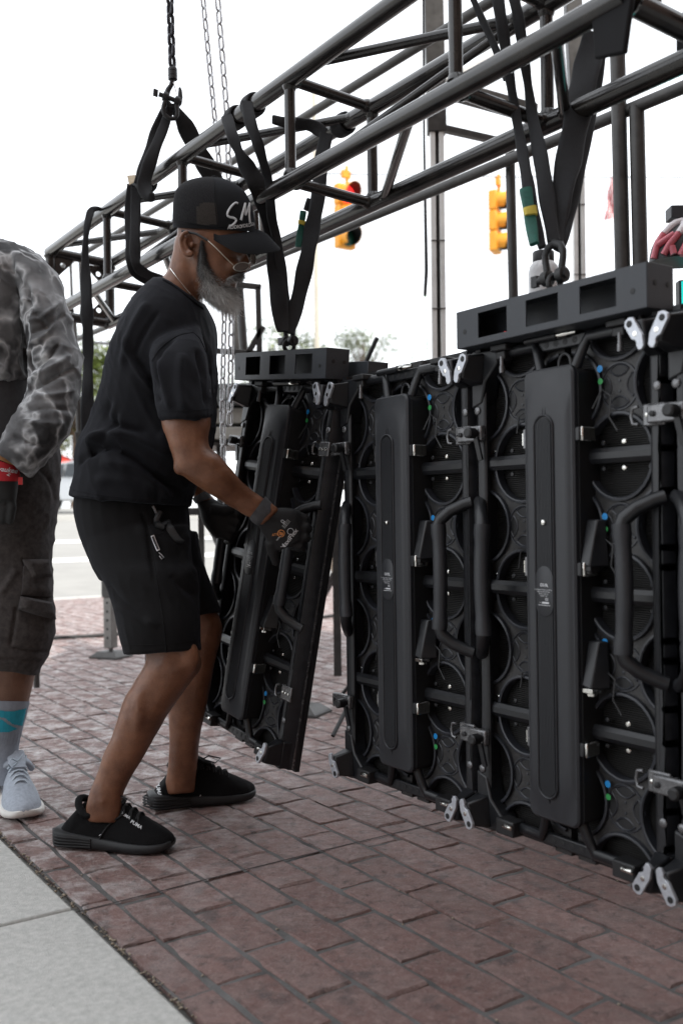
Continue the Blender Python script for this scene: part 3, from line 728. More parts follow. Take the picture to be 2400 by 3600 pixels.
    layer(cov, [(rrect(cxl, cxr, cb, ct, .018), .006), (rrect(cxl, cxr, cb, ct, .018), -.003), (rrect(cxl+.004, cxr-.004, cb+.004, ct-.004, .016), -.0065), (rrect(cxl+.006, cxr-.006, cb+.010, ct-.010, .050), -.0068), (rrect(cxl+.010, cxr-.010, cb+.030, ct-.030, .055), -.0105), (rrect(cxl+.015, cxr-.015, cb+.060, ct-.060, .050), -.0135), (rrect(cxl+.019, cxr-.019, cb+.085, ct-.085, .046), -.0142)])
    subs = []
    xm = (cxl+cxr)/2-.004
    ch = MB(); hw_ = .0215; z0c, z1c = .112, .850
    for e, yy, rr in ((.0045, -.0140, .003),):
        pts = [(x, yy-.0012, z) for x, z in rrect(xm-hw_-.003, xm+hw_+.003, z0c-.003, z1c+.003, hw_+.0028, 8)]
        ch.tube(pts, .0026, 6, closed=True)
    ch.tube([(xm-.003, -.0150, z1c+.002), (xm-.003, -.0085, ct-.03)], .0012, 5); ch.tube([(xm+.004, -.0150, z1c+.002), (xm+.004, -.0085, ct-.03)], .0012, 5)
    ch.tube([(xm, -.0150, z0c-.002), (xm, -.0085, cb+.03)], .0012, 5)
    subs.append(sub('channel_edge', ch, 'cover', smooth=60))
    fl = MB(); layer(fl, [(rrect(xm-hw_, xm+hw_, z0c, z1c, hw_-.0005, 8), -.0143), (rrect(xm-hw_, xm+hw_, z0c, z1c, hw_-.0005, 8), -.0147)]); subs.append(sub('channel', fl, 'frame', smooth=20))
    rb = MB()
    for k in range(10):
        x = xm-hw_+.0035+k*(2*hw_-.007)/9; dz = hw_-math.sqrt(max(0, hw_**2-(x-xm)**2))+.002
        rb.box(x-.0011, x+.0011, -.0168, -.0146, z0c+dz, z1c-dz)
    subs.append(sub('rib', rb, 'cover', smooth=0))
    pill = MB(); layer(pill, [(rrect(xm-.0225, xm+.0225, .462, .560, .0222, 8), -.0150), (rrect(xm-.0225, xm+.0225, .462, .560, .0222, 8), -.0178), (rrect(xm-.0215, xm+.0215, .463, .559, .0212, 8), -.0184)]); subs.append(sub('label_plate', pill, 'cover'))
    tx = MB()
    def txt(s_, size, x, z, bold=False):
        m = text_mb(s_, size, bold); tx.add([(p.x+x, -.0186, p.y+z) for p in m.v], m.f)
    txt('O3.9L', .0085, xm, .523, True)
    for k, z in enumerate((.514, .510, .506, .502)): txt(('LED MODULE PANEL 100-240V AC', 'INPUT 50/60Hz 2.0A MAX', 'SIZE 500 x 1000 mm', 'WEIGHT 14kg')[k], .0030, xm-.002, z)
    txt('CE', .0065, xm+.006, .4955, True); txt('S/N', .003, xm-.011, .489)
    tx.box(xm-.006, xm+.012, -.0187, -.01862, .4875, .4905); tx.box(xm-.016, xm+.016, -.0187, -.01862, .4838, .4846)
    subs.append(sub('rating_print', tx, 'paint_white', smooth=0))
    subs.append(sub('screw', MB().lathe([(.0062, 0), (.0062, .0015), (.005, .0042), (.002, .005)], (xm, -.0166, .645), (0, -1, 0), 14), 'chrome'))
    put('cover', cov, 'cover', smooth=24, subs=subs)
    for zc in (.812, .556, .215):
        b1 = MB().box(cxr+.001, cxr+.012, -.004, .012, zc-.013, zc+.013)
        b2 = MB().box(cxr+.012, cxr+.018, -.002, .024, zc-.014, zc+.014); b2.box(cxr+.004, cxr+.016, .018, .044, zc-.014, zc+.014)
        put('cover_latch', b1, 'frame', .002, subs=[sub('buckle', b2, 'chrome', .003)])
        put('cover_hinge', MB().box(cxl-.010, cxl-.001, .0, .012, zc-.020, zc+.020), 'clear_grey', .002, subs=[sub('hinge_leaf', MB().box(cxl-.013, cxl-.0105, .002, .012, zc-.012, zc+.012), 'chrome')])
    # connector housings beside the box
    for zc, metal in ((.605, False), (.375, True)):
        mb = MB(); mb.hexa([(.322, .002, zc-.040), (.346, .0, zc-.044), (.362, .045, zc-.044), (.322, .045, zc-.040), (.322, .022, zc+.045), (.346, .024, zc+.045), (.356, .045, zc+.045), (.322, .045, zc+.045)])
        pl = MB(); pl.box(.324, .348, .002, .030, zc-.052, zc-.0435); pl.lathe([(.010, 0), (.010, .006), (.008, .0065), (.008, .002)], (.336, .014, zc-.052), (0, 0, -1), 14)
        put('connector', mb, 'frame', .003, subs=[sub('socket', pl, 'chrome' if metal else 'black', .002)])
    # coloured inspection dots
    for (x, z) in ((.345, .935), (.352, .655), (.348, .418), (.350, .150)):
        put('sticker', MB().lathe([(.0068, 0), (.0068, .0006), (.001, .0008)], (x, .0445, z), (0, -1, 0), 14), 'sticker_blue')
        put('sticker', MB().lathe([(.0060, 0), (.0060, .0006), (.001, .0008)], (x+.001, .0445, z-.024), (0, -1, 0), 14), 'sticker_green')
    # thin signal cables looping between connector and modules
    for zc in (.86, .58, .33):
        put('signal_cable', MB().tube([(.335, .030, zc), (.352, .040, zc+.035), (.372, .042, zc+.020), (.366, .043, zc-.018), (.384, .046, zc-.045)], .0024, 6), 'black', smooth=60)
        put('signal_cable', MB().tube([(.165, .045, zc-.02), (.150, .040, zc+.012), (.128, .042, zc+.004), (.120, .045, zc-.03)], .0022, 6), 'black', smooth=60)
    # loose ribbon-cable corner
    put('cable_end', MB().box(.165, .182, .040, .043, .345, .352), 'paint_white'); put('cable_end', MB().tube([(.160, .045, .665), (.172, .044, .655), (.180, .044, .648)], .0022, 6), 'orange')
    return T
PARTS = panel_parts()
def make_panel(label, M):
    root = thing('led_panel', label, 'LED panel', M=M, group='LED panels hanging in a row')
    def rec(spec, parent):
        name, me, bevel, subs = spec
        o = link(name, me, None, parent, bevel)
        for s_ in subs: rec(s_, o)
    for p in PARTS: rec(p, root)
    return root
def PMX(k): return Matrix.Translation(J+D*PWD*k) @ Matrix.Rotation(TH, 4, 'Z')
# tilted first panel: turned in its own plane and pulled out at the bottom by the man
PIV = Vector((PWD, 0, 1.0))
ROLL1 = Matrix.Translation(PIV) @ Matrix.Rotation(R(6.4), 4, 'Y') @ Matrix.Translation(-PIV)
PULL = Matrix.Translation(PIV) @ Matrix.Rotation(R(-7.2), 4, 'X') @ Matrix.Translation(-PIV)
M_P1 = PMX(-2) @ ROLL1 @ PULL
make_panel('LED panel tilted in the hands of the man in the cap', M_P1)
make_panel('LED panel hanging right of the tilted one, no bar on top', PMX(-1))
make_panel('LED panel directly under the near hanging bar', PMX(0))
make_panel('LED panel cut off by the right edge of the picture', PMX(1))
# ================================================================== hanging bars
def hang_bar(label, M, rear=False):
    t = thing('hanging_bar', label, 'hanging bar', M=M, group='hanging bars on top of the panels')
    L0, L1, z0, z1, y0, y1 = .004, PWD-.006, 1.0175, 1.0955, -.022, .050
    th = .003; mb = MB()
    wins = [(.072, .158), (.212, .298), (.352, .438)]
    # front face with three windows, built as strips
    xs = [L0]+[q for wv in wins for q in wv]+[L1]
    for i in range(len(xs)-1):
        solid = i % 2 == 0
        if solid: mb.box(xs[i], xs[i+1], y0, y0+th, z0, z1)
        else: mb.box(xs[i], xs[i+1], y0, y0+th, z0, z0+.013); mb.box(xs[i], xs[i+1], y0, y0+th, z1-.013, z1)
    fr = mb.build('front_plate', M_['bar'], t)
    MB().box(L0, L1, y0+.0032, y1, z1-th, z1+.0008).build('top_plate', M_['bar'], t, bevel=.001)
    MB().box(L0, L1, y0+.0032, y1, z0-.0008, z0+th).build('bottom_plate', M_['bar'], t)
    for x, q in ((L0, 1), (L1, -1)):
        e = MB().box(min(x, x+q*th)-.0007, max(x, x+q*th)+.0007, y0+.001, y1-.001, z0+.0005, z1-.0005).build('end_plate', M_['bar'], t)
        for yy in (.0, .034):
            xf = x-q*.0009
            MB().lathe([(.0052, 0), (.0052, .0005), (.003, .0007)], (xf, yy, 1.062), (-q, 0, 0), 12).build('hole', M_['frame_dark'], e)
    MB().box(L0+.0035, L1-.0035, y1-.004, y1-.0004, z0+.0031, z1-.0031).build('back_plate', M_['bar'], t)
    for x in (.030, PWD-.036): MB().lathe([(.0055, 0), (.0055, .0006), (.003, .0008)], (x, y0, 1.050), (0, -1, 0), 12).build('hole', M_['frame_dark'], t)
    MB().lathe([(.006, 0), (.006, .014), (.004, .016)], (.130, .0, z0+.004), (.3, 0, 1), 10).build('red_pin', M_['red'], t)
    # lifting eye
    MB().tube([(PWD/2+.0*t_, .014+.016*math.cos(t_), z1+.016+.016*math.sin(t_)) for t_ in [2*math.pi*k/16 for k in range(16)]], .006, 8, closed=True).build('lifting_eye', M_['black'], t, smooth=60)
    # dowels down into the panel
    for x in (.06, .10, .41, .45): MB().cyl((x, .03, .99), (x, .03, z0), .006, 10).build('dowel', M_['black'], t)
    if rear:
        MB().box(PWD-.11, PWD+.045, .075, .14, z0-.012, z1-.028).build('rear_box', M_['bar'], t, bevel=.002)
        MB().lathe([(.0045, 0), (.0045, .004), (.002, .005)], (PWD+.046, .12, z1-.05), (1, 0, 0), 10).build('bolt', M_['black'], t)
    return t
MBAR1 = PMX(-2) @ ROLL1
hang_bar('slanted grey hanging bar with three windows, above the tilted panel', MBAR1, True)
hang_bar('grey hanging bar with three windows at right, under the bottle', PMX(0))
for Mx, lab, sz in ((MBAR1, 'black bow shackle on the bar above the tilted panel', 1.05), (PMX(0), 'black bow shackle on the near bar at right', 1.1)):
    c = Mx @ Vector((PWD/2, .014, 1.0955+.034)); shackle('shackle', lab, c, (Mx.to_3x3() @ Vector((1, 0, 0))).normalized(), Vector((0, 0, 1)), sz)
# ================================================================== pipe frame behind the wall
WB = -.9
pf = thing('pipe_frame', 'dark pipe frame running behind the box truss', 'pipe frame', loc=onw(1800, 700, WB))
def ptube(parent, a, b, r, name='pipe', m='steel_dull', n=12): return MB().tube([a, (a+b)/2, b], r, n).build(name, M_[m], parent, True)
ptube(pf, onw(150, 1243, WB), onw(2560, 240, WB), .0185); ptube(pf, onw(200, 950, WB), onw(2000, -165, WB), .0185)
ptube(pf, onw(2236, 372, WB), onw(2262, 1500, WB), .022)
ptube(pf, onw(2168, 150, WB+.02), onw(2200, 1500, WB+.02), .0225)
ptube(pf, onw(1790, 480, WB-.05), onw(1812, 1400, WB-.05), .0165)
ptube(pf, onw(832, 880, WB), onw(862, 1300, WB), .021); ptube(pf, onw(812, 880, WB-.1), onw(838, 1300, WB-.1), .020)
for x, y0, y1 in ((285, 905, 1130), (252, 900, 1160)): ptube(pf, onw(x-4, y0, WB-.05), onw(x+6, y1, WB-.05), .011)
ptube(pf, onw(318, 1203, WB-.3), onw(800, 1240, WB-.3), .010)
# ---- lifting towers
def mast(label, xt, xs, y_split, ybot, Y, w0, w1):
    t = thing('lift_tower', label, 'tower', loc=at(xs, ybot, Y))
    a = at(xt, -120, Y); b = at(xs-2, y_split, Y)
    hw = w0/2*Y/3500
    MB().bar(a, b, hw*2, hw*1.6, (0, 1, 0)).build('sleeve', M_['steel_dull'], t, True, bevel=.004)
    c = b+(a-b).normalized()*.02; e = at(xs+6, ybot, Y); e = Vector((e.x, e.y, 0)) if e.z > 0 else e
    hw2 = w1/2*Y/3500; d = (e-c).normalized(); x = Vector((1, 0, 0)); y = Vector((0, 1, 0))
    M_['mast'] = M_.get('mast') or mat('mast_aluminium', (.76, .76, .74), .5, 0, 8, .12, .1, 60)
    for s_ in (-1, 1): MB().bar(c+x*s_*hw2*.62, e+x*s_*hw2*.62, hw2*.72, hw2*1.5, (0, 1, 0)).build('mast_rail', M_['mast'], t, True, bevel=.002)
    MB().bar(c+y*hw2*.2, e+y*hw2*.2, hw2*.6, hw2*.6, (0, 1, 0)).build('mast_slot', M_['black'], t, True)
    n = 8
    for k in range(n): p = c+(e-c)*(.08+.12*k); MB().bar(p-y*hw2*.8-x*hw2, p-y*hw2*.8+x*hw2, .006, .004).build('mast_rivet', M_['steel_dull'], t, True)
    MB().bar(e+Vector((-.25, 0, .03)), e+Vector((.25, 0, .03)), .06, .06).build('base', M_['steel_dull'], t, True)
    return t
tw = mast('lift tower with pale slotted mast left of the traffic signal seen edge-on', 1520, 1536, 470, 1600, 4.6, 66, 50)
mast('pale slotted lift tower mast right of the wide sling', 2005, 2030, 330, 1500, 5.2, 58, 42)
MB().bar(at(1560, 300, 4.7), at(1760, 205, 5.0), .05, .075).build('cross_beam', M_['mast'], tw, True, bevel=.004)
MB().bar(at(1560, 310, 4.75), at(1880, 400, 4.9), .05, .085).build('cross_beam', M_['steel_dull'], tw, True, bevel=.004)
MB().bar(at(1555, 452, 4.6), at(1780, 503, 4.8), .03, .03).build('cross_beam', M_['steel_dull'], tw, True)
cb = thing('hanging_cable', 'black cable ending in two thin green lines beside the mast', 'cable', loc=at(1495, 1030, 4.2))
MB().tube([at(1487, -60, 4.2), at(1490, 500, 4.2), at(1498, 950, 4.2), at(1493, 1040, 4.2)], [.005, .005, .008, .007], 8).build('cable', M_['black'], cb, True)
GL = mat('green_line', (.10, .30, .03), .6)
MB().tube([at(1493, 1038, 4.2), at(1467, 1160, 4.0), at(1440, 1300, 3.8)], .0016, 6).build('green_line', GL, cb, True)
MB().tube([at(1496, 1038, 4.2), at(1499, 1160, 4.0), at(1503, 1290, 3.8)], .0016, 6).build('green_line', GL, cb, True)
# ---- small frame behind the beard, boom stand, outrigger pipe
rf = thing('tube_frame', 'thin rectangular tube frame behind the beard', 'frame', loc=at(900, 1240, 4.4))
for a, b in (((790, 996), (918, 1010)), ((907, 1008), (921, 1600)), ((700, 1230), (921, 1244)), ((872, 1242), (926, 1148))):
    MB().bar(at(*a, 4.4), at(*b, 4.4), .024, .024, (0, 1, 0)).build('tube', M_['steel_dull'], rf, True, bevel=.003)
for x in (700, 921):
    p = at(x, 1244, 4.4); MB().bar(p, Vector((p.x, p.y, 0)), .024, .024, (0, 1, 0)).build('leg', M_['steel_dull'], rf, True)
bs = thing('boom_stand', 'dark boom stand sticking up behind the second panel', 'stand', loc=Vector((at(1280, 1330, 4.0).x, 4.0, 0)))
p = at(1282, 1290, 4.0)
MB().tube([at(1325, 1188, 4.0), at(1282, 1282, 4.0), at(1236, 1345, 4.0), at(1200, 1400, 4.0)], .0095, 10).build('boom', M_['black'], bs, True)
MB().tube([p, Vector((p.x+.03, 4.0, .25)), Vector((p.x+.03, 4.0, .05))], .010, 10).build('pole', M_['black'], bs, True)
MB().ellipsoid(p, [(.02, 0, 0), (0, .02, 0), (0, 0, .026)]).build('clutch', M_['black'], bs, True)
for q in (0, 120, 240): MB().tube([Vector((p.x+.03, 4.0, .28)), Vector((p.x+.03+.35*math.cos(R(q)), 4.0+.35*math.sin(R(q)), .01))], .008, 8).build('leg', M_['black'], bs, True)
op = thing('outrigger_pipe', 'slanting dark pipe with a square end fitting beside the camouflage sleeve', 'pipe', loc=at(276, 1560, 4.6))
MB().tube([at(258, 1120, 4.6), at(281, 1525, 4.6)], .015, 12).build('pipe', M_['steel_dull'], op, True)
MB().bar(at(279, 1518, 4.6), at(284, 1566, 4.6), .034, .034, (0, 1, 0)).build('end_fitting', M_['steel_dull'], op, True, bevel=.003)
MB().bar(at(295, 1520, 4.6), at(298, 1562, 4.6), .018, .03, (0, 1, 0)).build('clip', M_['black'], op, True, bevel=.003)
MB().tube([at(258, 1120, 4.6), at(120, 1600, 4.9), Vector((at(120, 1600, 4.9).x, 4.9, 0))], .015, 10).build('brace', M_['steel_dull'], op, True)
# ---- perforated jack legs
def jack(label, base, h, s_=.055, up=.0):
    t = thing('jack_leg', label, 'jack leg', loc=base); x0 = s_/2
    MB().box(-.10, .10, -.08, .08, .0, .012).build('base_plate', M_['steel_dull'], t, bevel=.002)
    MB().hexa([(-.095, -.075, .013), (.095, -.075, .013), (.095, .075, .013), (-.095, .075, .013), (-.06, -.05, .04), (.06, -.05, .04), (.06, .05, .04), (-.06, .05, .04)]).build('foot', M_['steel_dull'], t)
    MB().cyl((0, 0, .04), (0, 0, .1), .014).build('screw', M_['clear_grey'], t)
    tb = MB().box(-x0, x0, -x0, x0, .06+up, h).build('tube', M_['jack'], t, bevel=.003)
    k = 0; z = .12
    while z < h-.03:
        MB().lathe([(.0085, 0), (.0085, .0004), (.006, .0006)], (0, -x0-.0002, z), (0, -1, 0), 10).build('hole', M_['frame_dark'], tb)
        MB().lathe([(.0085, 0), (.0085, .0004), (.006, .0006)], (-x0-.0002, 0, z), (-1, 0, 0), 10).build('hole', M_['frame_dark'], tb)
        z += .052
    MB().box(-x0-.007, x0+.007, -x0-.007, x0+.007, h-.0, h+.5).build('sleeve', M_['steel_dull'], t, bevel=.003)
    for q in t.children: pass
    t.rotation_euler = (0, 0, R(-25)); PM[t.name] = t.matrix_world
    return t
M_['jack'] = mat('galvanised_tube', (.20, .195, .185), .5, .5, 14, .3, .1, 80)
jack('perforated jack leg standing behind the black shorts', Vector((-1.38, 5.92, 0)), .36, .058)
jack('perforated jack leg between the tilted panel and its neighbour', Vector((-.175, 4.17, 0)), .62, .058)
cbl = MB().tube([gnd(-80, 2250, .012), gnd(200, 2242, .012), gnd(330, 2236, .012), gnd(480, 2222, .012), gnd(700, 2206, .012), gnd(900, 2190, .012), gnd(1130, 2170, .012), gnd(1220, 2158, .012)], .013, 8).build('ground_cable', M_['rubber'])
tag(cbl, 'black cable lying across the paving behind the jack leg', 'cable')
# ---- steel deck frame behind the man
M_['deck'] = mat('deck_steel', (.34, .33, .30), .6, .1, 6, .25, .1, 50)
M_['deck_green'] = mat('deck_grey_green', (.085, .095, .095), .6, 0, 6, .2)
df = thing('deck_stack', 'stack of folded stage decks on legs behind the man', 'stage deck', loc=Vector((-.6, 5.2, 0)))
X0, X1, YD = -1.05, .02, 5.0
def zz(y): return CAMH+(1818-y)/3500*YD
for y0, y1, m, dy in ((1350, 1425, 'deck_green', 0), (1432, 1488, 'deck', .05), (1502, 1545, 'deck', .02), (1552, 1566, 'steel_dull', .04), (1786, 1812, 'steel_dull', .1)):
    MB().box(X0-PM[df.name].translation.x, X1-PM[df.name].translation.x, YD+dy-5.2, YD+dy+.5-5.2, zz(y1), zz(y0)).build('deck', M_[m], df, bevel=.006)
for x in (X0+.05, -.62, X1-.05):
    MB().bar(Vector((x+.6, -.05, 0)), Vector((x+.6, -.05, zz(1566))), .04, .04).build('leg', M_['steel_dull'], df)
for a, b in (((-.72, .0, zz(1800)), (-.50, -.15, zz(2120))), ((.0, -.05, zz(1700)), (-.35, .1, zz(2140)))):
    MB().bar(Vector(a)+Vector((.6, 0, 0)), Vector(b)+Vector((.6, 0, 0)), .022, .022).build('brace', M_['steel_dull'], df)
tr = thing('trestle', 'folded metal trestle seen in the gap right of the tilted panel', 'trestle', loc=Vector((-.15, 6.4, 0)))
M_['wood_tan'] = mat('pale_wood', (.45, .38, .31), .8, 0, 20, .2)
for y, m, hgt in ((1712, 'steel_dull', .05), (1795, 'wood_tan', .03), (1808, 'steel_dull', .06), (1890, 'steel_dull', .055), (1962, 'clear_grey', .05)):
    z = CAMH+(1812-y)/3500*6.4; MB().bar(Vector((-.55, 0, z)), Vector((.45, 0, z)), .05, hgt).build('rail', M_[m], tr, bevel=.004)
for a, b, m in ((((-.10), 0, .80), (.18, 0, .36), 'wood_tan'), ((.14, .06, .82), (-.20, .06, .15), 'deck'), ((.30, .12, .8), (-.06, .12, .16), 'clear_grey')):
    MB().bar(Vector(a), Vector(b), .05, .07, (0, 1, 0)).build('brace', M_[m], tr, bevel=.004)
for x in (-.5, .4): MB().bar(Vector((x, .05, 0)), Vector((x, .05, 1.05)), .05, .05).build('leg', M_['steel_dull'], tr)
# ---- flight case with bottle, monitor and helmet behind the near panels
fc = thing('flight_case', 'black flight case behind the near panels', 'case', loc=Vector((.95, 3.0, 0)))
MB().box(-.5, .45, -.3, .4, .10, 1.25).build('body', M_['black'], fc, bevel=.01)
MB().box(-.505, .455, -.305, .405, 1.252, 1.31).build('lid', M_['black'], fc, bevel=.008)
for x in (-.42, .38):
    for y in (-.22, .32): MB().lathe([(.05, -.02), (.05, .02)], (x, y, .05), (1, 0, 0), 16).build('wheel', M_['rubber'], fc)
bt = thing('water_bottle', 'white water bottle with black lid behind the near shackle', 'bottle', loc=Vector((at(1910, 1000, 2.85).x, 2.85, 1.311)))
M_['bottle'] = mat('white_powder_bottle', (.62, .62, .63), .45, 0, 30, .06)
MB().lathe([(.038, 0), (.0425, .004), (.0425, .205), (.040, .222), (.032, .232), (.0285, .236)], (0, 0, 0), n=28).build('body', M_['bottle'], bt)
MB().lathe([(.030, .2365), (.0305, .238), (.0305, .262), (.028, .265)], (0, 0, 0), n=28).build('lid', M_['black'], bt)
mo = thing('monitor', 'turquoise lit screen at the right edge above the last panel', 'screen', loc=Vector((1.22, 3.22, 1.311)))
MB().box(-.115, .38, .012, .05, 0.0, .268).build('housing', M_['black'], mo, bevel=.004)
MB().box(-.108, .37, .008, .0115, .01, .262).build('display', emis('screen_cyan', (.03, .75, .68), .55), mo)
hm = thing('bicycle_helmet', 'pink and black vented helmet at the right edge', 'helmet', loc=at(2385, 952, 3.12))
hc = at(2400, 935, 3.12)-PM[hm.name].translation
sh = MB(); rs = []
for i in range(9):
    t = math.pi/2*i/8.0; rs.append([hc+Vector((.105*math.cos(t)*math.cos(2*math.pi*k/24), .085*math.cos(t)*math.sin(2*math.pi*k/24), .125*math.sin(t)+.012)) for k in range(24)])
rs[-1] = [hc+Vector((.002*math.cos(2*math.pi*k/24), .002*math.sin(2*math.pi*k/24), .137)) for k in range(24)]
sh.rings(rs); sh.build('shell', M_['black'], hm, smooth=60)
M_['helmet_pink'] = mat('helmet_pink', (.62, .16, .20), .35, 0, 0); M_['helmet_white'] = mat('helmet_white', (.72, .68, .70), .35)
def hpt(az, el, k=1.03): az, el = R(az), R(el); return hc+Vector((.105*k*math.cos(el)*math.cos(az), .085*k*math.cos(el)*math.sin(az), .125*k*math.sin(el)+.012))
for seq, m in (([(200, 2), (205, 22), (212, 38)], 'helmet_pink'), ([(212, 38), (220, 52), (230, 66)], 'helmet_white'), ([(205, 20), (222, 26), (238, 34)], 'helmet_pink'), ([(222, 4), (232, 18), (246, 34)], 'helmet_pink'), ([(246, 34), (256, 50), (262, 68)], 'helmet_white'), ([(240, 2), (236, 14)], 'helmet_pink'), ([(250, 0), (260, 16), (272, 34), (280, 55)], 'helmet_pink'), ([(275, 2), (285, 22), (300, 40)], 'helmet_pink'), ([(225, 62), (250, 70), (280, 72)], 'helmet_white')):
    MB().tube([hpt(*q) for q in seq], [.011]*len(seq), 8).build('rib', M_[m], hm, smooth=60)
MB().box(hc.x-.045, hc.x+.06, hc.y-.03, hc.y+.03, .158, .198).build('camera_mount', M_['bar'], hm, bevel=.003)
MB().cyl(hc+Vector((-.0, 0, .13)), hc+Vector((0, 0, .165)), .012).build('mount_stem', M_['black'], hm)
# ---- traffic signals
def signal(label, x, y0, y1, Y, d, lit):
    top = at(x, y0, Y); bot = at(x, y1, Y); H = (top-bot).length; s_ = H/3
    t = thing('traffic_signal', label, 'traffic signal', loc=bot, group='traffic signals over the street'); d = Vector(d).normalized(); sx = ZV.cross(d).normalized()
    o = Vector((0, 0, 0))
    for k in range(3):
        c = o+ZV*s_*(k+.5)
        mb = MB(); hs_ = s_*.485; w_ = s_*.5; dp = s_*.42
        mb.hexa([c-sx*w_-d*dp-ZV*hs_, c+sx*w_-d*dp-ZV*hs_, c+sx*w_-ZV*hs_, c-sx*w_-ZV*hs_, c-sx*w_*.96-d*dp+ZV*hs_, c+sx*w_*.96-d*dp+ZV*hs_, c+sx*w_+ZV*hs_, c-sx*w_+ZV*hs_])
        sec = mb.build('section', M_['signal'], t, bevel=.02)
        r = s_*.42
        MB().lathe([(r, .0), (r*.9, .015), (r*.3, .03)], c+d*.002, d, 20).build('lens', M_['lens_red'] if lit == k else M_['lens_off'], sec)
        for nm, ro, ri, mm in (('visor', 1.06, 1.02, 'signal'), ('visor_lining', 1.015, .98, 'black')):
            vis_ = MB(); rs = []
            for L_, rr in ((0, r*ro), (s_*.72, r*ro), (s_*.72, r*ri), (0, r*ri)):
                rs.append([c+d*(L_*(.72+.28*math.sin(R(-50+280*j/22))))+sx*rr*math.cos(R(-50+280*j/22))+ZV*rr*math.sin(R(-50+280*j/22)) for j in range(23)])
            vis_.v = [p for r_ in rs for p in r_]; n = 23
            for i in range(4):
                for j in range(n-1): vis_.f.append((i*n+j, i*n+j+1, ((i+1) % 4)*n+j+1, ((i+1) % 4)*n+j))
            vis_.build(nm, M_[mm], sec, smooth=60)
    MB().cyl(o+ZV*H, o+ZV*(H+.28), .03, 10).build('hanger', M_['signal'], t)
    MB().bar(o+ZV*(H+.14)-sx*.1, o+ZV*(H+.14)+sx*.06, .07, .12).build('clamp', M_['signal'], t)
    return t
signal('yellow traffic signal with red light on, left of the mast', 1222, 645, 873, 16.0, (.60, -.80, 0), 2)
signal('yellow traffic signal seen edge-on, right of the mast', 1755, 672, 888, 16.5, (.90, -.40, 0), -1)
wr = MB().tube([at(700, 605, 16), at(1230, 612, 16), at(1760, 622, 16.5), at(2500, 624, 17)], .012, 6).build('span_wire', M_['black']); tag(wr, 'thin span wire from which the traffic signals hang', 'wire')
up = thing('utility_pole', 'pale street pole far behind the sling tag', 'pole', loc=Vector((at(1112, 1000, 26).x, 26, ground_z(26))))
MB().lathe([(.09, 0), (.075, 6), (.06, 11)], (0, 0, 0), n=14).build('shaft', mat('pole_beige', (.50, .46, .38), .7, 0, 3, .1), up)
MB().lathe([(.18, 0), (.18, .05), (.1, .4)], (0, 0, 0), n=14).build('base', M_['deck'], up)
# ---- flag
fl = thing('flag', 'small red and white striped flag behind the twin pipes', 'flag', loc=Vector((at(2178, 700, 20).x, 20, ground_z(20))))
MB().cyl((0, 0, 0), (0, 0, 8.3), .035, 10).build('flagpole', M_['mast'], fl)
fo = PM[fl.name].translation
M_['flag_red'] = mat('flag_red', (.55, .05, .06), .8); M_['flag_white'] = mat('flag_white', (.75, .74, .74), .8); M_['flag_blue'] = mat('flag_blue', (.03, .05, .18), .8)
for k in range(7):
    a = [(2168, 615+0*k), ]
    mb = MB(); P = []; 
    for j in range(7):
        t = j/6; x = 2166-5.6*k*(.6+.5*t)+3*math.sin(j*1.7+k); y = 618+150*t+k*1.0
        P.append(at(x, y, 20+.06*math.sin(j*1.3+k*.8))-fo)
    Q = []
    for j in range(7):
        t = j/6; x = 2166-5.6*(k+1)*(.6+.5*t)+3*math.sin(j*1.7+k+1); y = 618+150*t+(k+1)*1.0
        Q.append(at(x, y, 20+.06*math.sin(j*1.3+(k+1)*.8))-fo)
    e = Vector((0, .006, 0))
    mb.rings([[P[j]-e, Q[j]-e, Q[j]+e, P[j]+e] for j in range(7)])
    mb.build('stripe', M_['flag_red'] if k % 2 == 0 else M_['flag_white'], fl, smooth=60)
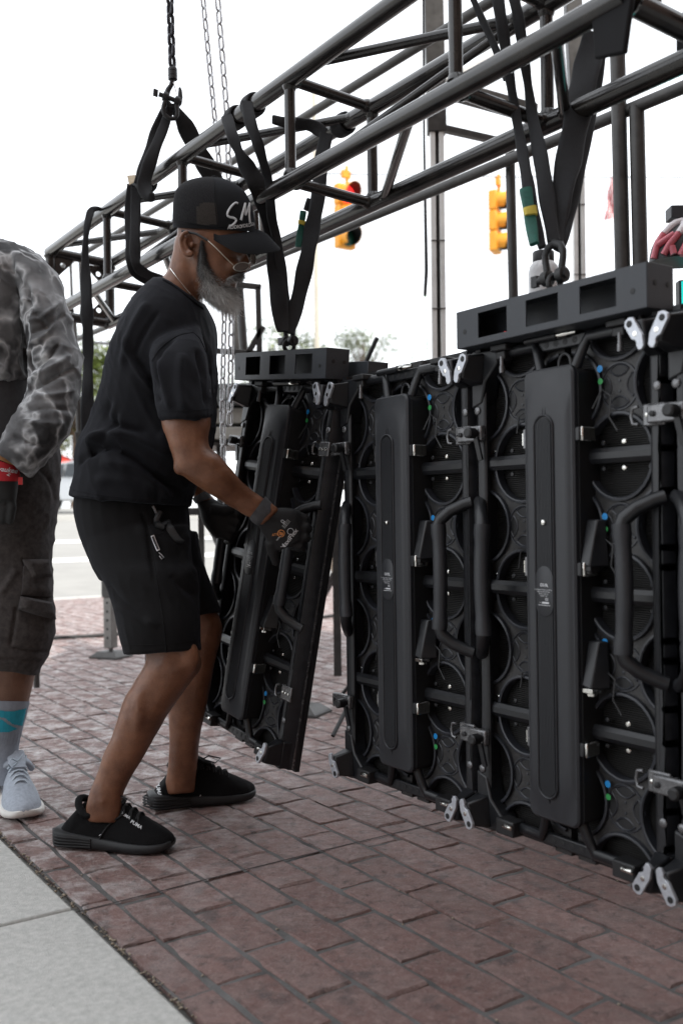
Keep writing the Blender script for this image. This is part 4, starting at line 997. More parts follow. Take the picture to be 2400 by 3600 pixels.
# ---- parked car, canopy, trees
def car(label, loc, rz, body):
    t = thing('parked_car', label, 'car', M=Matrix.Translation(loc) @ Matrix.Rotation(rz, 4, 'Z'))
    prof = [(-2.25, .35), (-2.3, .62), (-2.2, .88), (-1.35, .98), (-.75, 1.42), (.35, 1.50), (1.35, 1.42), (1.95, 1.0), (2.2, .92), (2.28, .6), (2.2, .32)]
    rs = []
    for y, s_ in ((-.86, .97), (-.80, 1.0), (0, 1.01), (.80, 1.0), (.86, .97)):
        rs.append([(x*s_, y*(1-.16*max(0, (z-.95)/.5)), .3+(z-.3)*(s_ if z > .5 else 1)) for x, z in prof])
    MB().rings(rs).build('body', body, t, smooth=35, bevel=.02)
    for sy in (-1, 1):
        for pts in ([(-1.2, 1.0), (-.72, 1.36), (-.1, 1.41), (-.1, 1.0)], [(-.02, 1.0), (-.02, 1.41), (.9, 1.40), (.9, 1.0)], [(.98, 1.0), (.98, 1.39), (1.3, 1.36), (1.7, 1.02)]):
            mb = MB(); mb.rings([[(x, sy*(.868-.14*max(0, (z-.95)/.5)), z) for x, z in pts], [(x, sy*(.874-.14*max(0, (z-.95)/.5)), z) for x, z in pts]]); mb.build('side_window', M_['glass'], t, smooth=0)
        for x in (-1.4, 1.4):
            wh = MB().lathe([(.22, -.1), (.32, -.1), (.34, -.05), (.34, .05), (.32, .1), (.22, .1)], (x, sy*.80, .34), (0, 1, 0), 24).build('wheel', M_['rubber'], t)
            MB().lathe([(.21, 0), (.2, .02), (.05, .03)], (x, sy*.80+sy*.09, .34), (0, sy, 0), 16).build('rim', M_['alu'], wh)
    for y in (-.6, .6): MB().ellipsoid((-2.24, y, .74), [(.06, 0, 0), (0, .17, 0), (0, 0, .07)]).build('headlight', M_['alu'], t)
    mb = MB(); mb.rings([[(-1.28, -.66, 1.0), (-1.28, .66, 1.0), (-.76, .58, 1.40), (-.76, -.58, 1.40)], [(-1.31, -.66, 1.01), (-1.31, .66, 1.01), (-.79, .58, 1.41), (-.79, -.58, 1.41)]]); mb.build('windscreen', M_['glass'], t, smooth=0)
    return t
M_['car_silver'] = mat('car_silver', (.42, .43, .44), .25, .6, 0, coat=.6); M_['car_red'] = mat('car_red', (.55, .03, .02), .25, 0, 0, coat=.6)
p = at(300, 1790, 27.5); car('silver car parked across the street, seen between the two men', Vector((p.x+.3, p.y+1.5, ground_z(28)-.02)), R(155), M_['car_silver'])
um = thing('red_canopy', 'red market umbrella far behind beside the silver car', 'umbrella', loc=Vector((at(205, 1640, 36).x, 36, 1.2)))
MB().lathe([(1.05, 2.45), (.7, 2.68), (.3, 2.88), (.02, 2.96)], (0, 0, -1.0), n=8).build('canopy', mat('canopy_red', (.75, .07, .05), .7), um, smooth=0)
MB().cyl((0, 0, -.02), (0, 0, 1.9), .03).build('pole', M_['mast'], um)
def leafmat(n, c, c2):
    m = mat(n, c, .6, 0, .9, .3, col2=c2); b = m.node_tree.nodes['Principled BSDF']; b.inputs['Subsurface Weight'].default_value = 0; return m
def tree(label, base, h, cr, rx, rz, nleaf, lm, seed):
    rn = random.Random(seed); t = thing('street_tree', label, 'tree', loc=base, group='trees beyond the street'); tm = M_['bark']
    top = h-rz*1.1; mb = MB().tube([(0, 0, -.05), (.05, 0, top*.5), (0, .05, top), (0, 0, h*.9)], [.2, .15, .11, .04], 9)
    clumps = []
    for k in range(16):
        an = rn.uniform(0, 6.28); el = rn.uniform(-.5, 1.2); q = Vector((math.cos(an)*math.cos(el)*rx*rn.uniform(.4, .85), math.sin(an)*math.cos(el)*rx*rn.uniform(.4, .85), h-rz+math.sin(el)*rz*.8))
        clumps.append((q, rn.uniform(.28, .5)*rx)); mb.tube([(0, 0, top*.8), q*.55+Vector((0, 0, top*.4)), q], [.07, .045, .012], 6)
    mb.build('trunk', tm, t, smooth=60)
    vs = []; fs = []
    for k in range(nleaf):
        c, r = rn.choice(clumps); d = Vector((rn.gauss(0, 1), rn.gauss(0, 1), rn.gauss(0, .8))).normalized()*r*rn.random()**.45
        p = c+d; a = Vector((rn.gauss(0, 1), rn.gauss(0, 1), rn.gauss(0, 1))).normalized(); b = perp(a)[0]; s_ = rn.uniform(.05, .11)*(rx/2)**.5
        i = len(vs); vs += [p-a*s_, p+b*s_*.6, p+a*s_, p-b*s_*.6]; fs.append((i, i+1, i+2, i+3))
    MB().add(vs, fs).build('crown', lm, t, smooth=0)
M_['bark'] = mat('bark', (.10, .07, .05), .9, 0, 8, .3)
LG = leafmat('leaf_spring', (.12, .17, .03), (.20, .25, .05)); LP = leafmat('leaf_hazed', (.17, .21, .10), (.28, .32, .18))  # second leaf colour is paled: haze and overexposure painted into it
tree('bright green street tree behind the silver car', Vector((-9.6, 36, 1.18)), 6.2, 0, 2.6, 2.6, 9000, LG, 1)
tree('bright green street tree at far left beyond the parked car', Vector((-13.5, 40, 1.18)), 6.4, 0, 2.8, 2.6, 7000, LG, 2)
tree('green tree with leaves paled for haze, left of the street pole behind the tilted panel', Vector((-3.4, 52, 1.18)), 9.6, 0, 3.4, 2.6, 4200, LP, 3)
tree('green tree with leaves paled for haze, right of the street pole behind the boom stand', Vector((1.3, 54, 1.18)), 10.0, 0, 2.6, 2.2, 3600, LP, 4)
# ================================================================== people
from mathutils.bvhtree import BVHTree
NSEG = [28]
def ering(L, R_, Y, th, n=0, sq=.9, Yr=None):
    n = n or NSEG[0]
    A = at(L[0], L[1], Y); B = at(R_[0], R_[1], Yr or Y); c = (A+B)/2; a = (B-A)/2
    d = (c-CAM).normalized(); d = (d-a.normalized()*d.dot(a.normalized())).normalized()*th
    out = []
    for k in range(n):
        t = 2*math.pi*k/n; cc, s_ = math.cos(t), math.sin(t)
        out.append(c+a*math.copysign(abs(cc)**sq, cc)+d*math.copysign(abs(s_)**sq, s_))
    return out
def loft(mb, rings_, sub=4):                            # (L, R, Y, th) rings, Catmull-Rom along the limb
    rs = [ering(*r) if not isinstance(r[0][0], Vector) else r for r in rings_]; out = []
    m = len(rs)
    for i in range(m-1):
        r0, r1, r2, r3 = rs[max(i-1, 0)], rs[i], rs[i+1], rs[min(i+2, m-1)]
        for k in range(sub):
            t = k/sub
            out.append([.5*((2*b)+(c-a)*t+(2*a-5*b+4*c-d)*t*t+(3*b-a-3*c+d)*t**3) for a, b, c, d in zip(r0, r1, r2, r3)])
    out.append(rs[-1]); return mb.rings(out)
def mesh_bvh(me): return BVHTree.FromPolygons([v.co for v in me.vertices], [tuple(p.vertices) for p in me.polygons])
def cast(bv, x, y, off=.0015):
    r = ray(x, y).normalized(); h = bv.ray_cast(CAM, r)
    if h[0] is None: return None
    n = h[1] if h[1].dot(r) < 0 else -h[1]
    return h[0]+n*off
def stroke(bv, pts, r, off=.001, n=6, flat=None):
    P = [cast(bv, x, y, off) for x, y in pts]; P = [p for p in P if p is not None]
    return MB().tube(P, r, n) if len(P) > 1 else MB()
def dens(pts, k=5):
    out = []
    for i in range(len(pts)-1):
        a, b = pts[i], pts[i+1]
        for j in range(k): out.append((a[0]+(b[0]-a[0])*j/k, a[1]+(b[1]-a[1])*j/k))
    return out+[pts[-1]]
def smooth2(pts, it=2):
    for _ in range(it):
        q = [pts[0]]
        for a, b in zip(pts, pts[1:]): q += [(a[0]*.75+b[0]*.25, a[1]*.75+b[1]*.25), (a[0]*.25+b[0]*.75, a[1]*.25+b[1]*.75)]
        pts = q+[pts[-1]]
    return pts
def printed(bv, txt, x, y, size, ang, mb, bold=False, shear=0, off=.0012, sx=1, spacing=1):   # lettering laid on a surface, size in photo pixels
    m = text_mb(txt, size, bold, shear, spacing); c, s_ = math.cos(R(ang)), math.sin(R(ang)); vs = []
    for p in m.v:
        q = cast(bv, x+p.x*sx*c+p.y*s_, y+p.x*sx*s_-p.y*c, off)
        vs.append(q)
    fs = [f for f in m.f if all(vs[i] is not None for i in f)]
    mb.add([q if q is not None else Vector((0, 0, -9)) for q in vs], fs)
def folds(me, lines, amp=1.0):
    """push cloth in or out along creases; lines: (photo polyline, width px, height m)"""
    co = np.empty(len(me.vertices)*3); me.vertices.foreach_get('co', co); co = co.reshape(-1, 3)
    no = np.empty(co.size); me.vertex_normals.foreach_get('vector', no); no = no.reshape(-1, 3)
    rel = co-np.array(CAM); z = rel@np.array(_F)
    px = 1200+3500*(rel@np.array(_R))/z; py = 1800-3500*(rel@np.array(_U))/z
    face = np.clip(-(no*rel).sum(1)/np.linalg.norm(rel, axis=1)*1.6+.15, 0, 1)
    disp = np.zeros(len(co))
    for pts, wd, hgt in lines:
        pts = smooth2(pts, 2); best = np.full(len(co), 1e9); par = np.zeros(len(co)); n = len(pts)-1
        for i in range(n):
            ax, ay = pts[i]; bx, by = pts[i+1]; dx, dy = bx-ax, by-ay; L2 = dx*dx+dy*dy+1e-6
            t = np.clip(((px-ax)*dx+(py-ay)*dy)/L2, 0, 1); d = np.hypot(px-ax-t*dx, py-ay-t*dy)
            up = d < best; best = np.where(up, d, best); par = np.where(up, (i+t)/n, par)
        fade = np.clip(np.sin(np.pi*np.clip(par, .02, .98))*1.6, 0, 1)
        disp += hgt*fade*np.exp(-(best/wd)**2)
    co += no*(disp*face*amp)[:, None]
    me.vertices.foreach_set('co', co.ravel()); me.update()
def rumple(me, sc, amp, seed=0, stretch=(1, 1, 1)):
    n = len(me.vertices); co = np.empty(n*3); me.vertices.foreach_get('co', co); co = co.reshape(-1, 3)
    no = np.empty(n*3); me.vertex_normals.foreach_get('vector', no); no = no.reshape(-1, 3)
    f = np.array([noise.noise(Vector((p[0]*stretch[0]*sc+seed, p[1]*stretch[1]*sc+seed*.3, p[2]*stretch[2]*sc))) for p in co])
    co += no*(f*amp)[:, None]; me.vertices.foreach_set('co', co.ravel()); me.update()
def crumple(me, sc, amp, seed, stretch=(1, 1, 1)):           # sharp ridged creases
    n = len(me.vertices); co = np.empty(n*3); me.vertices.foreach_get('co', co); co = co.reshape(-1, 3)
    no = np.empty(n*3); me.vertex_normals.foreach_get('vector', no); no = no.reshape(-1, 3)
    f = np.array([(1-abs(noise.noise(Vector((p[0]*stretch[0]*sc+seed+.8*p[2], p[1]*stretch[1]*sc, p[2]*stretch[2]*sc+.9*p[0]*sc)))))**5 for p in co])
    g = np.clip(np.array([noise.noise(Vector((p[0]*3+seed, p[1]*3, p[2]*3)))*1.4+.45 for p in co]), 0, 1)
    co += no*(f*g*amp)[:, None]; me.vertices.foreach_set('co', co.ravel()); me.update()
def slab(bv, quad, thick, nx=10, ny=10):                     # padded pocket or flap laid on cloth; quad = 4 photo corners
    mb = MB(); g0 = []; g1 = []
    for i in range(ny+1):
        r0 = []; r1 = []
        for j in range(nx+1):
            u, v = j/nx, i/ny
            x = (quad[0][0]*(1-u)+quad[1][0]*u)*(1-v)+(quad[3][0]*(1-u)+quad[2][0]*u)*v; y = (quad[0][1]*(1-u)+quad[1][1]*u)*(1-v)+(quad[3][1]*(1-u)+quad[2][1]*u)*v
            e = min(u, 1-u, v, 1-v); r1.append(cast(bv, x, y, thick*(.55+.45*min(1, e*5))+.0015*math.sin(x*.13+y*.09))); r0.append(cast(bv, x, y, -.004))
        g0.append(r0); g1.append(r1)
    if any(p is None for r in g0+g1 for p in r): return None
    for i in range(ny):
        for j in range(nx): mb.add([g1[i][j], g1[i][j+1], g1[i+1][j+1], g1[i+1][j]], [(0, 1, 2, 3)])
    edge = [(0, j) for j in range(nx+1)]+[(i, nx) for i in range(1, ny+1)]+[(ny, j) for j in range(nx-1, -1, -1)]+[(i, 0) for i in range(ny-1, 0, -1)]
    for k in range(len(edge)):
        (a, b), (c, d) = edge[k], edge[(k+1) % len(edge)]; mb.add([g0[a][b], g0[c][d], g1[c][d], g1[a][b]], [(0, 1, 2, 3)])
    bm = bmesh.new(); me = bpy.data.meshes.new('w'); me.from_pydata([tuple(p) for p in mb.v], [], mb.f); bm.from_mesh(me); bmesh.ops.remove_doubles(bm, verts=bm.verts, dist=1e-5)
    bm.verts.index_update(); out = MB(); out.v = [v.co.copy() for v in bm.verts]; out.f = [tuple(v.index for v in f.verts) for f in bm.faces]; bm.free(); bpy.data.meshes.remove(me)
    return out
def inside(poly, x, y):
    c = False; n = len(poly)
    for i in range(n):
        (x0, y0), (x1, y1) = poly[i], poly[(i+1) % n]
        if (y0 > y) != (y1 > y) and x < (x1-x0)*(y-y0)/(y1-y0+1e-9)+x0: c = not c
    return c
def print_poly(bv, poly, step, mb, off=.0012):               # flat print that hugs the surface
    xs = [p[0] for p in poly]; ys = [p[1] for p in poly]; x = min(xs)
    while x < max(xs):
        y = min(ys)
        while y < max(ys):
            if inside(poly, x+step/2, y+step/2):
                q = [cast(bv, x, y, off), cast(bv, x+step, y, off), cast(bv, x+step, y+step, off), cast(bv, x, y+step, off)]
                if all(v is not None for v in q): mb.add(q, [(0, 1, 2, 3)])
            y += step
        x += step
def skin_mat(name, col, col2):
    m = mat(name, col, .40, 0, 16, .30, .45, 260, col2=col2, spec=.5); b = m.node_tree.nodes['Principled BSDF']
    b.inputs['Subsurface Weight'].default_value = .12; b.inputs['Subsurface Radius'].default_value = (.02, .008, .004); b.inputs['Subsurface Scale'].default_value = .3
    return m
def cloth_mat(name, col, amp=.2, weave=900):
    m = mat(name, col, .9, 0, 60, amp, .35, weave, spec=.2); b = m.node_tree.nodes['Principled BSDF']
    b.inputs['Sheen Weight'].default_value = .06; b.inputs['Sheen Roughness'].default_value = .5; b.inputs['Sheen Tint'].default_value = (.5, .55, .7, 1); return m
SK = skin_mat('skin_brown', (.150, .058, .029), (.240, .106, .056))
SHIRT = cloth_mat('black_cotton', (.0075, .0078, .0098)); SHORTS = cloth_mat('black_twill', (.0070, .0067, .0070), .25, 1200)
GLOVE = mat('coated_knit', (.013, .013, .014), .7, 0, 80, .3, .4, 900); CUFF = mat('grey_knit', (.075, .075, .080), .85, 0, 60, .2, .6, 500)
# ------------------------------------------------------------------ shoe builder (local x forward, z up)
def shoe(parent, heel, toe, upper_m, sole_m, kind, lace_m=None, lift=0):
    d = Vector((toe.x-heel.x, toe.y-heel.y, 0)); L_ = d.length; d.normalize(); sd = ZV.cross(d)
    Mx = Matrix(((d.x, sd.x, 0, heel.x), (d.y, sd.y, 0, heel.y), (0, 0, 1, lift), (0, 0, 0, 1)))
    inv = PM[parent.name].inverted() @ Mx
    sh = thing.__call__ if 0 else None
    ts = [0, .03, .08, .16, .26, .38, .5, .62, .74, .84, .92, .97, 1.0]
    hw = [.018, .030, .036, .037, .036, .035, .038, .044, .047, .045, .037, .026, .012]
    top = [.088, .114, .114, .098, .096, .120, .122, .104, .084, .068, .056, .047, .038]
    st = [.046, .047, .046, .043, .039, .035, .032, .030, .029, .028, .028, .029, .032]
    bz = [.014, .006, .001, 0, 0, 0, 0, 0, 0, .002, .006, .010, .018]
    k_ = L_/.30
    sole = MB(); rs = []
    for t, h, s_, b in zip(ts, hw, st, bz):
        fl = 1.0+.16*max(0, 1-t*5); x = t*L_*1.0-(.012*max(0, 1-t*12))
        a = (h+.006)*k_*fl
        rs.append([(x, -a*.92, b), (x, a*.92, b), (x, a*1.0, b+(s_-b)*.35), (x, a*1.02, b+(s_-b)*.6), (x, a*.97, s_), (x, a*.6, s_+.004), (x, -a*.6, s_+.004), (x, -a*.97, s_), (x, -a*1.02, b+(s_-b)*.6), (x, -a*1.0, b+(s_-b)*.35)])
    sole.rings(rs)
    so = sole; so.xf(inv)
    sole_o = so.build('sole', sole_m, parent, smooth=50, sub=1)
    if kind == 'ridged':
        for q in range(4):
            rb = []
            for j in range(15):
                an = R(-100+200*j/14); x = .036+.085*(1-math.cos(an))*.95-.05 if 0 else None
            pts = []
            for t in [.34, .24, .15, .07, .02, -.012]:
                i = min(range(len(ts)), key=lambda i_: abs(ts[i_]-max(t, 0))); fl = 1.0+.16*max(0, 1-max(t, 0)*5)
                pts.append((t*L_-.0, (hw[i]+.0075)*k_*fl, .013+q*.0080-.006*max(t, 0)*q))
            full_ = [(x, -y, z) for x, y, z in pts]+[(-.022, 0, .014+q*.0080)]+[(x, y, z) for x, y, z in reversed(pts)]
            MB().tube(full_, .0026, 6).xf(inv).build('sole_rib', sole_m, sole_o, smooth=60)
    up = MB(); rs = []
    for t, h, s_, tp in zip(ts, hw, st, top):
        x = t*L_*.985+.004; ring = []
        zc = s_-.004; hh = (tp-zc)
        for j in range(16):
            an = math.pi*2*j/16; c, sn = math.cos(an), math.sin(an)
            taper = 1-.42*max(0, sn)**1.5*(1 if t < .5 else .8)
            ring.append((x+.010*max(0, sn)*(1 if t < .1 else 0), h*k_*math.copysign(abs(c)**.75, c)*taper, zc+(hh*abs(sn)**.85 if sn > 0 else -.012*abs(sn))))
        lean = .052*max(0, 1-t/.4); ring = [(p[0]+lean*max(0, (p[2]-.045)/.075), p[1], p[2]) for p in ring]
        rs.append(ring)
    up.rings(rs)
    me = remesh(up.xf(Mx), .005, 5); rumple(me, 60, .0012)
    bv = mesh_bvh(me)
    pi = PM[parent.name].inverted(); me.transform(pi)
    uo = link('upper', me, upper_m, parent)
    def tz_(t):
        for i in range(len(ts)-1):
            if ts[i] <= t <= ts[i+1]: q = (t-ts[i])/(ts[i+1]-ts[i]); return top[i]+(top[i+1]-top[i])*q
        return top[-1]
    cpts = []                                          # padded collar round the ankle
    for k in range(20):
        an = 2*math.pi*k/20; c, sn = math.cos(an), math.sin(an)
        cpts.append(((.315-.135*c)*L_, .041*k_*sn, .090+.030*max(0, c)**1.5+.036*max(0, -c)**1.5))
    MB().tube(cpts, .0095, 8, closed=True).xf(inv).build('collar', upper_m, uo, smooth=60)
    tg = MB(); tg.band([(.56*L_, 0, tz_(.56)+.000), (.47*L_, 0, .126), (.40*L_, 0, .140), (.375*L_, 0, .150)], Vector((0, 1, 0)), [.020, .024, .026, .022], .006, 10)
    tg.xf(inv).build('tongue', upper_m, uo, smooth=60)
    for k, t in enumerate((.47, .53, .59, .65, .71)):  # laces across the instep
        for sg in (-1, 1):
            w_ = .027-.004*k/4
            MB().tube([((t-.012*sg)*L_, -w_, tz_(t)-.014), ((t-.006*sg)*L_, -w_*.5, tz_(t)+.0015), (t*L_, 0, tz_(t)+.0045), ((t+.006*sg)*L_, w_*.5, tz_(t)+.0015), ((t+.012*sg)*L_, w_, tz_(t)-.014)], .0024, 6).xf(inv).build('lace', lace_m or upper_m, uo, smooth=60)
    for q in ((-.018, .010, .03), (.020, .006, -.03)):  # bow loops
        MB().tube([(.50*L_, 0, tz_(.5)+.008), (.47*L_+q[0], q[2]*.6, tz_(.5)+.020), (.50*L_+q[0]*2.2, q[2], tz_(.5)+.012), (.53*L_+q[0], q[2]*.7, tz_(.5)-.002), (.50*L_, 0, tz_(.5)+.006)], .0022, 6).xf(inv).build('lace_loop', lace_m or upper_m, uo, smooth=60)
    return uo, bv, sole_o
def wbuild(mb, name, m, parent, top, smooth=60):           # world-space mesh under a child whose own matrix is identity
    mb.xf(PM[top.name].inverted()); return link(name, mb.mesh(name, smooth), m, parent)
def wlink(name, me, m, top, parent=None):
    me.transform(PM[top.name].inverted()); return link(name, me, m, parent or top)
# ================================================================== man in the cap
P1 = thing('person', 'man in black cap, black shirt and shorts bending to hold the tilted panel', 'person', loc=Vector((-.5, 2.62, 0)), group='people at work')
LEGR = [((470, 2050), (620, 2050), 2.52, .065), ((500, 2200), (665, 2200), 2.50, .066), ((515, 2300), (702, 2300), 2.50, .068), ((505, 2345), (707, 2345), 2.49, .064), ((474, 2396), (680, 2385), 2.49, .060), ((444, 2447), (636, 2445), 2.49, .060), ((421, 2508), (590, 2512), 2.49, .058), ((397, 2585), (536, 2605), 2.49, .051), ((366, 2651), (492, 2683), 2.49, .043), ((345, 2712), (455, 2745), 2.49, .036), ((316, 2790), (432, 2800), 2.49, .034), ((304, 2845), (428, 2850), 2.49, .034), ((312, 2890), (430, 2895), 2.49, .030)]
LEGL = [((580, 2050), (705, 2050), 2.83, .060), ((615, 2160), (772, 2170), 2.83, .066), ((615, 2240), (780, 2235), 2.83, .064), ((605, 2310), (760, 2305), 2.83, .060), ((585, 2420), (737, 2425), 2.83, .060), ((592, 2503), (717, 2520), 2.83, .055), ((597, 2600), (701, 2606), 2.83, .046), ((592, 2687), (694, 2684), 2.83, .038), ((584, 2745), (688, 2735), 2.83, .035), ((588, 2795), (684, 2785), 2.83, .033)]
ARMR = [((610, 1200), (680, 1190), 2.47, .05), ((600, 1330), (702, 1310), 2.45, .050), ((568, 1468), (740, 1462), 2.43, .060), ((591, 1549), (731, 1540), 2.42, .054), ((607, 1600), (741, 1578), 2.42, .052), ((620, 1648), (775, 1605), 2.42, .051), ((660, 1686), (802, 1636), 2.43, .049), ((706, 1716), (822, 1660), 2.44, .046), ((762, 1752), (851, 1694), 2.46, .040), ((815, 1784), (887, 1724), 2.48, .033), ((860, 1810), (919, 1746), 2.49, .029), ((890, 1828), (942, 1760), 2.50, .028), ((920, 1850), (985, 1790), 2.51, .026)]
ARML = [((560, 1230), (700, 1230), 2.86, .06), ((580, 1400), (720, 1400), 2.90, .055), ((600, 1560), (725, 1560), 2.92, .048), ((630, 1660), (740, 1620), 2.92, .042), ((664, 1716), (742, 1684), 2.91, .034), ((682, 1750), (730, 1722), 2.90, .030), ((706, 1790), (760, 1760), 2.89, .028)]
NECK = [((622, 835), (730, 905), 2.63, .062), ((607, 905), (715, 985), 2.63, .060), ((592, 955), (710, 1045), 2.64, .064), ((555, 1000), (715, 1095), 2.65, .080)]
HEAD = [((660, 650), (830, 660), 2.62, .045), ((630, 700), (865, 705), 2.62, .072), ((624, 760), (874, 770), 2.62, .078), ((626, 815), (868, 830), 2.62, .079), ((630, 862), (866, 872), 2.62, .076), ((640, 905), (858, 905), 2.62, .073), ((655, 940), (850, 940), 2.62, .069), ((668, 970), (838, 968), 2.62, .064), ((684, 1000), (829, 1000), 2.62, .058), ((700, 1030), (822, 1030), 2.62, .050), ((722, 1052), (805, 1052), 2.62, .036)]
body = MB()
for q in (LEGR, LEGL, ARMR, ARML, NECK, HEAD): loft(body, q)
loft(body, [((520, 1050), (720, 1120), 2.66, .13), ((420, 1200), (735, 1240), 2.66, .17), ((370, 1400), (740, 1420), 2.66, .16), ((320, 1560), (700, 1580), 2.66, .15), ((300, 1720), (650, 1720), 2.67, .155), ((300, 1850), (640, 1850), 2.67, .16), ((400, 2000), (660, 2000), 2.67, .15)])
# face relief
body.tube([at(852, 880, 2.615), at(861, 905, 2.612), at(868, 930, 2.61), at(868, 946, 2.61)], [.006, .0095, .0125, .0135], 12)
for dy in (-.012, .012): body.ellipsoid(at(857, 951, 2.61+dy), [(.010, 0, 0), (0, .008, 0), (0, 0, .008)])
body.ellipsoid(at(846, 884, 2.60), [(.012, 0, 0), (0, .055, 0), (0, 0, .011)])                     # brow
body.ellipsoid(at(815, 935, 2.575), [(.024, 0, 0), (0, .020, 0), (0, 0, .016)])                    # cheekbone
body.ellipsoid(at(824, 985, 2.61), [(.0085, 0, 0), (0, .024, 0), (0, 0, .006)]); body.ellipsoid(at(822, 1002, 2.61), [(.0095, 0, 0), (0, .022, 0), (0, 0, .0075)])
# muscles and joints
body.ellipsoid(at(655, 2310, 2.455), [(.034, 0, 0), (0, .022, 0), (0, 0, .045)])                    # knee
body.ellipsoid(at(500, 2480, 2.47), [(.03, 0, -.012), (0, .046, 0), (.02, 0, .085)])                # calf
body.ellipsoid(at(365, 2815, 2.464), [(.014, 0, 0), (0, .012, 0), (0, 0, .016)]); body.ellipsoid(at(645, 2728, 2.806), [(.014, 0, 0), (0, .012, 0), (0, 0, .016)])
body.ellipsoid(at(632, 1640, 2.41), [(.016, 0, 0), (0, .024, 0), (0, 0, .022)])
bme = remesh(body, .0055, 5)
rumple(bme, 45, .0012, 3)
bvb = mesh_bvh(bme); wlink('body', bme, SK, P1)
# ---- ear
ear = MB(); Ye = 2.535
rim = [(662, 815), (645, 820), (636, 838), (636, 862), (645, 885), (658, 898), (672, 896)]
ear.tube([at(x, y, Ye+.004*(i > 4)) for i, (x, y) in enumerate(smooth2(rim, 1))], .0055, 8)
ear.tube([at(x, y, Ye+.006) for x, y in smooth2([(655, 835), (650, 855), (658, 878), (668, 884)], 1)], .0045, 8)
ear.ellipsoid(at(660, 858, Ye+.022), [(.020, .004, 0), (0, .012, 0), (.003, 0, .030)]); ear.ellipsoid(at(668, 892, Ye+.006), [(.010, 0, 0), (0, .008, 0), (0, 0, .009)])
ear.ellipsoid(at(676, 860, Ye+.008), [(.006, 0, 0), (0, .008, 0), (0, 0, .008)])
wlink('ear', remesh(ear, .0022, 3), SK, P1)
# ---- beard: dense core with thousands of curled hairs
def beard_mat():
    m = mat('beard_hair', (.1, .1, .1), .55); t = m.node_tree; b = t.nodes['Principled BSDF']; g = t.nodes.new('ShaderNodeNewGeometry')
    sx = t.nodes.new('ShaderNodeSeparateXYZ'); t.links.new(g.outputs['Position'], sx.inputs[0])
    r = t.nodes.new('ShaderNodeMapRange'); z0 = at(780, 975, 2.6).z; z1 = at(780, 1072, 2.6).z
    r.inputs[1].default_value = z0; r.inputs[2].default_value = z1
    ad = t.nodes.new('ShaderNodeMath'); ad.operation = 'MULTIPLY_ADD'; ad.inputs[1].default_value = .085; ad.inputs[2].default_value = -.045
    sm = t.nodes.new('ShaderNodeMath'); sm.operation = 'ADD'; t.links.new(g.outputs['Random Per Island'], ad.inputs[0]); t.links.new(ad.outputs[0], sm.inputs[0]); t.links.new(sx.outputs['Z'], sm.inputs[1])
    t.links.new(sm.outputs[0], r.inputs[0])
    mx = t.nodes.new('ShaderNodeMix'); mx.data_type = 'RGBA'; mx.inputs['A'].default_value = (.030, .029, .029, 1); mx.inputs['B'].default_value = (.72, .71, .69, 1)
    t.links.new(r.outputs[0], mx.inputs['Factor']); t.links.new(mx.outputs['Result'], b.inputs['Base Color']); return m
BM = beard_mat()
core = MB()
loft(core, [((704, 845), (718, 845), 2.548, .007), ((701, 880), (720, 882), 2.548, .010), ((699, 912), (728, 915), 2.552, .016), ((697, 945), (746, 950), 2.572, .032), ((700, 985), (790, 985), 2.605, .048), ((708, 1015), (816, 1015), 2.615, .052), ((730, 1036), (820, 1040), 2.615, .046), ((758, 1054), (818, 1060), 2.615, .034), ((778, 1066), (810, 1070), 2.615, .022)])
core.tube([at(795, 985, 2.555), at(815, 975, 2.557), at(836, 968, 2.575), at(846, 966, 2.605), at(840, 968, 2.64)], [.004, .0055, .006, .006, .005], 8)
cme = remesh(core, .005, 3)
hv = []; hf = []; rn = random.Random(11)
polys = [p for p in cme.polygons]
fw = Vector((.55, -.1, -.83)).normalized()
for k in range(11000):
    p = rn.choice(polys); c = Vector(p.center); n = Vector(p.normal); x, y = pix(c)
    low = max(0, min(1, (y-930)/130)); L_ = .007+.022*low*rn.uniform(.5, 1.3)+(.014*rn.random()**2 if y > 1035 and x > 770 else 0)+(.012 if rn.random() < .06 and y > 1010 else 0)
    dirn = (n*.55+fw*(.5+.6*low)+Vector((rn.gauss(0, .25), rn.gauss(0, .25), rn.gauss(0, .2)))).normalized()
    curl = Vector((rn.gauss(0, .5), rn.gauss(0, .5), rn.gauss(0, .35)))
    s1 = perp(dirn)[0]; r0 = rn.uniform(.00022, .00036); P = [c, c+dirn*L_*.35+curl*L_*.10, c+dirn*L_*.7-curl*L_*.08, c+dirn*L_+curl*L_*.22]
    b = len(hv); s2 = dirn.cross(s1)
    for i, q in enumerate(P):
        rr = r0*(1-.6*i/3); hv += [q+s1*rr, q-s1*rr*.5+s2*rr*.87, q-s1*rr*.5-s2*rr*.87]
    for i in range(3):
        for j in range(3): j2 = (j+1) % 3; hf.append((b+i*3+j, b+i*3+j2, b+i*3+3+j2, b+i*3+3+j))
hair = MB(); hair.v = hv; hair.f = hf
hair.v = [Vector(v) for v in hv]
bo = wlink('beard', cme, BM, P1)
hair.xf(PM[P1.name].inverted()); ho = link('beard_hair', hair.mesh('beard_hair', 0), BM, bo); ho['kind'] = 'stuff'
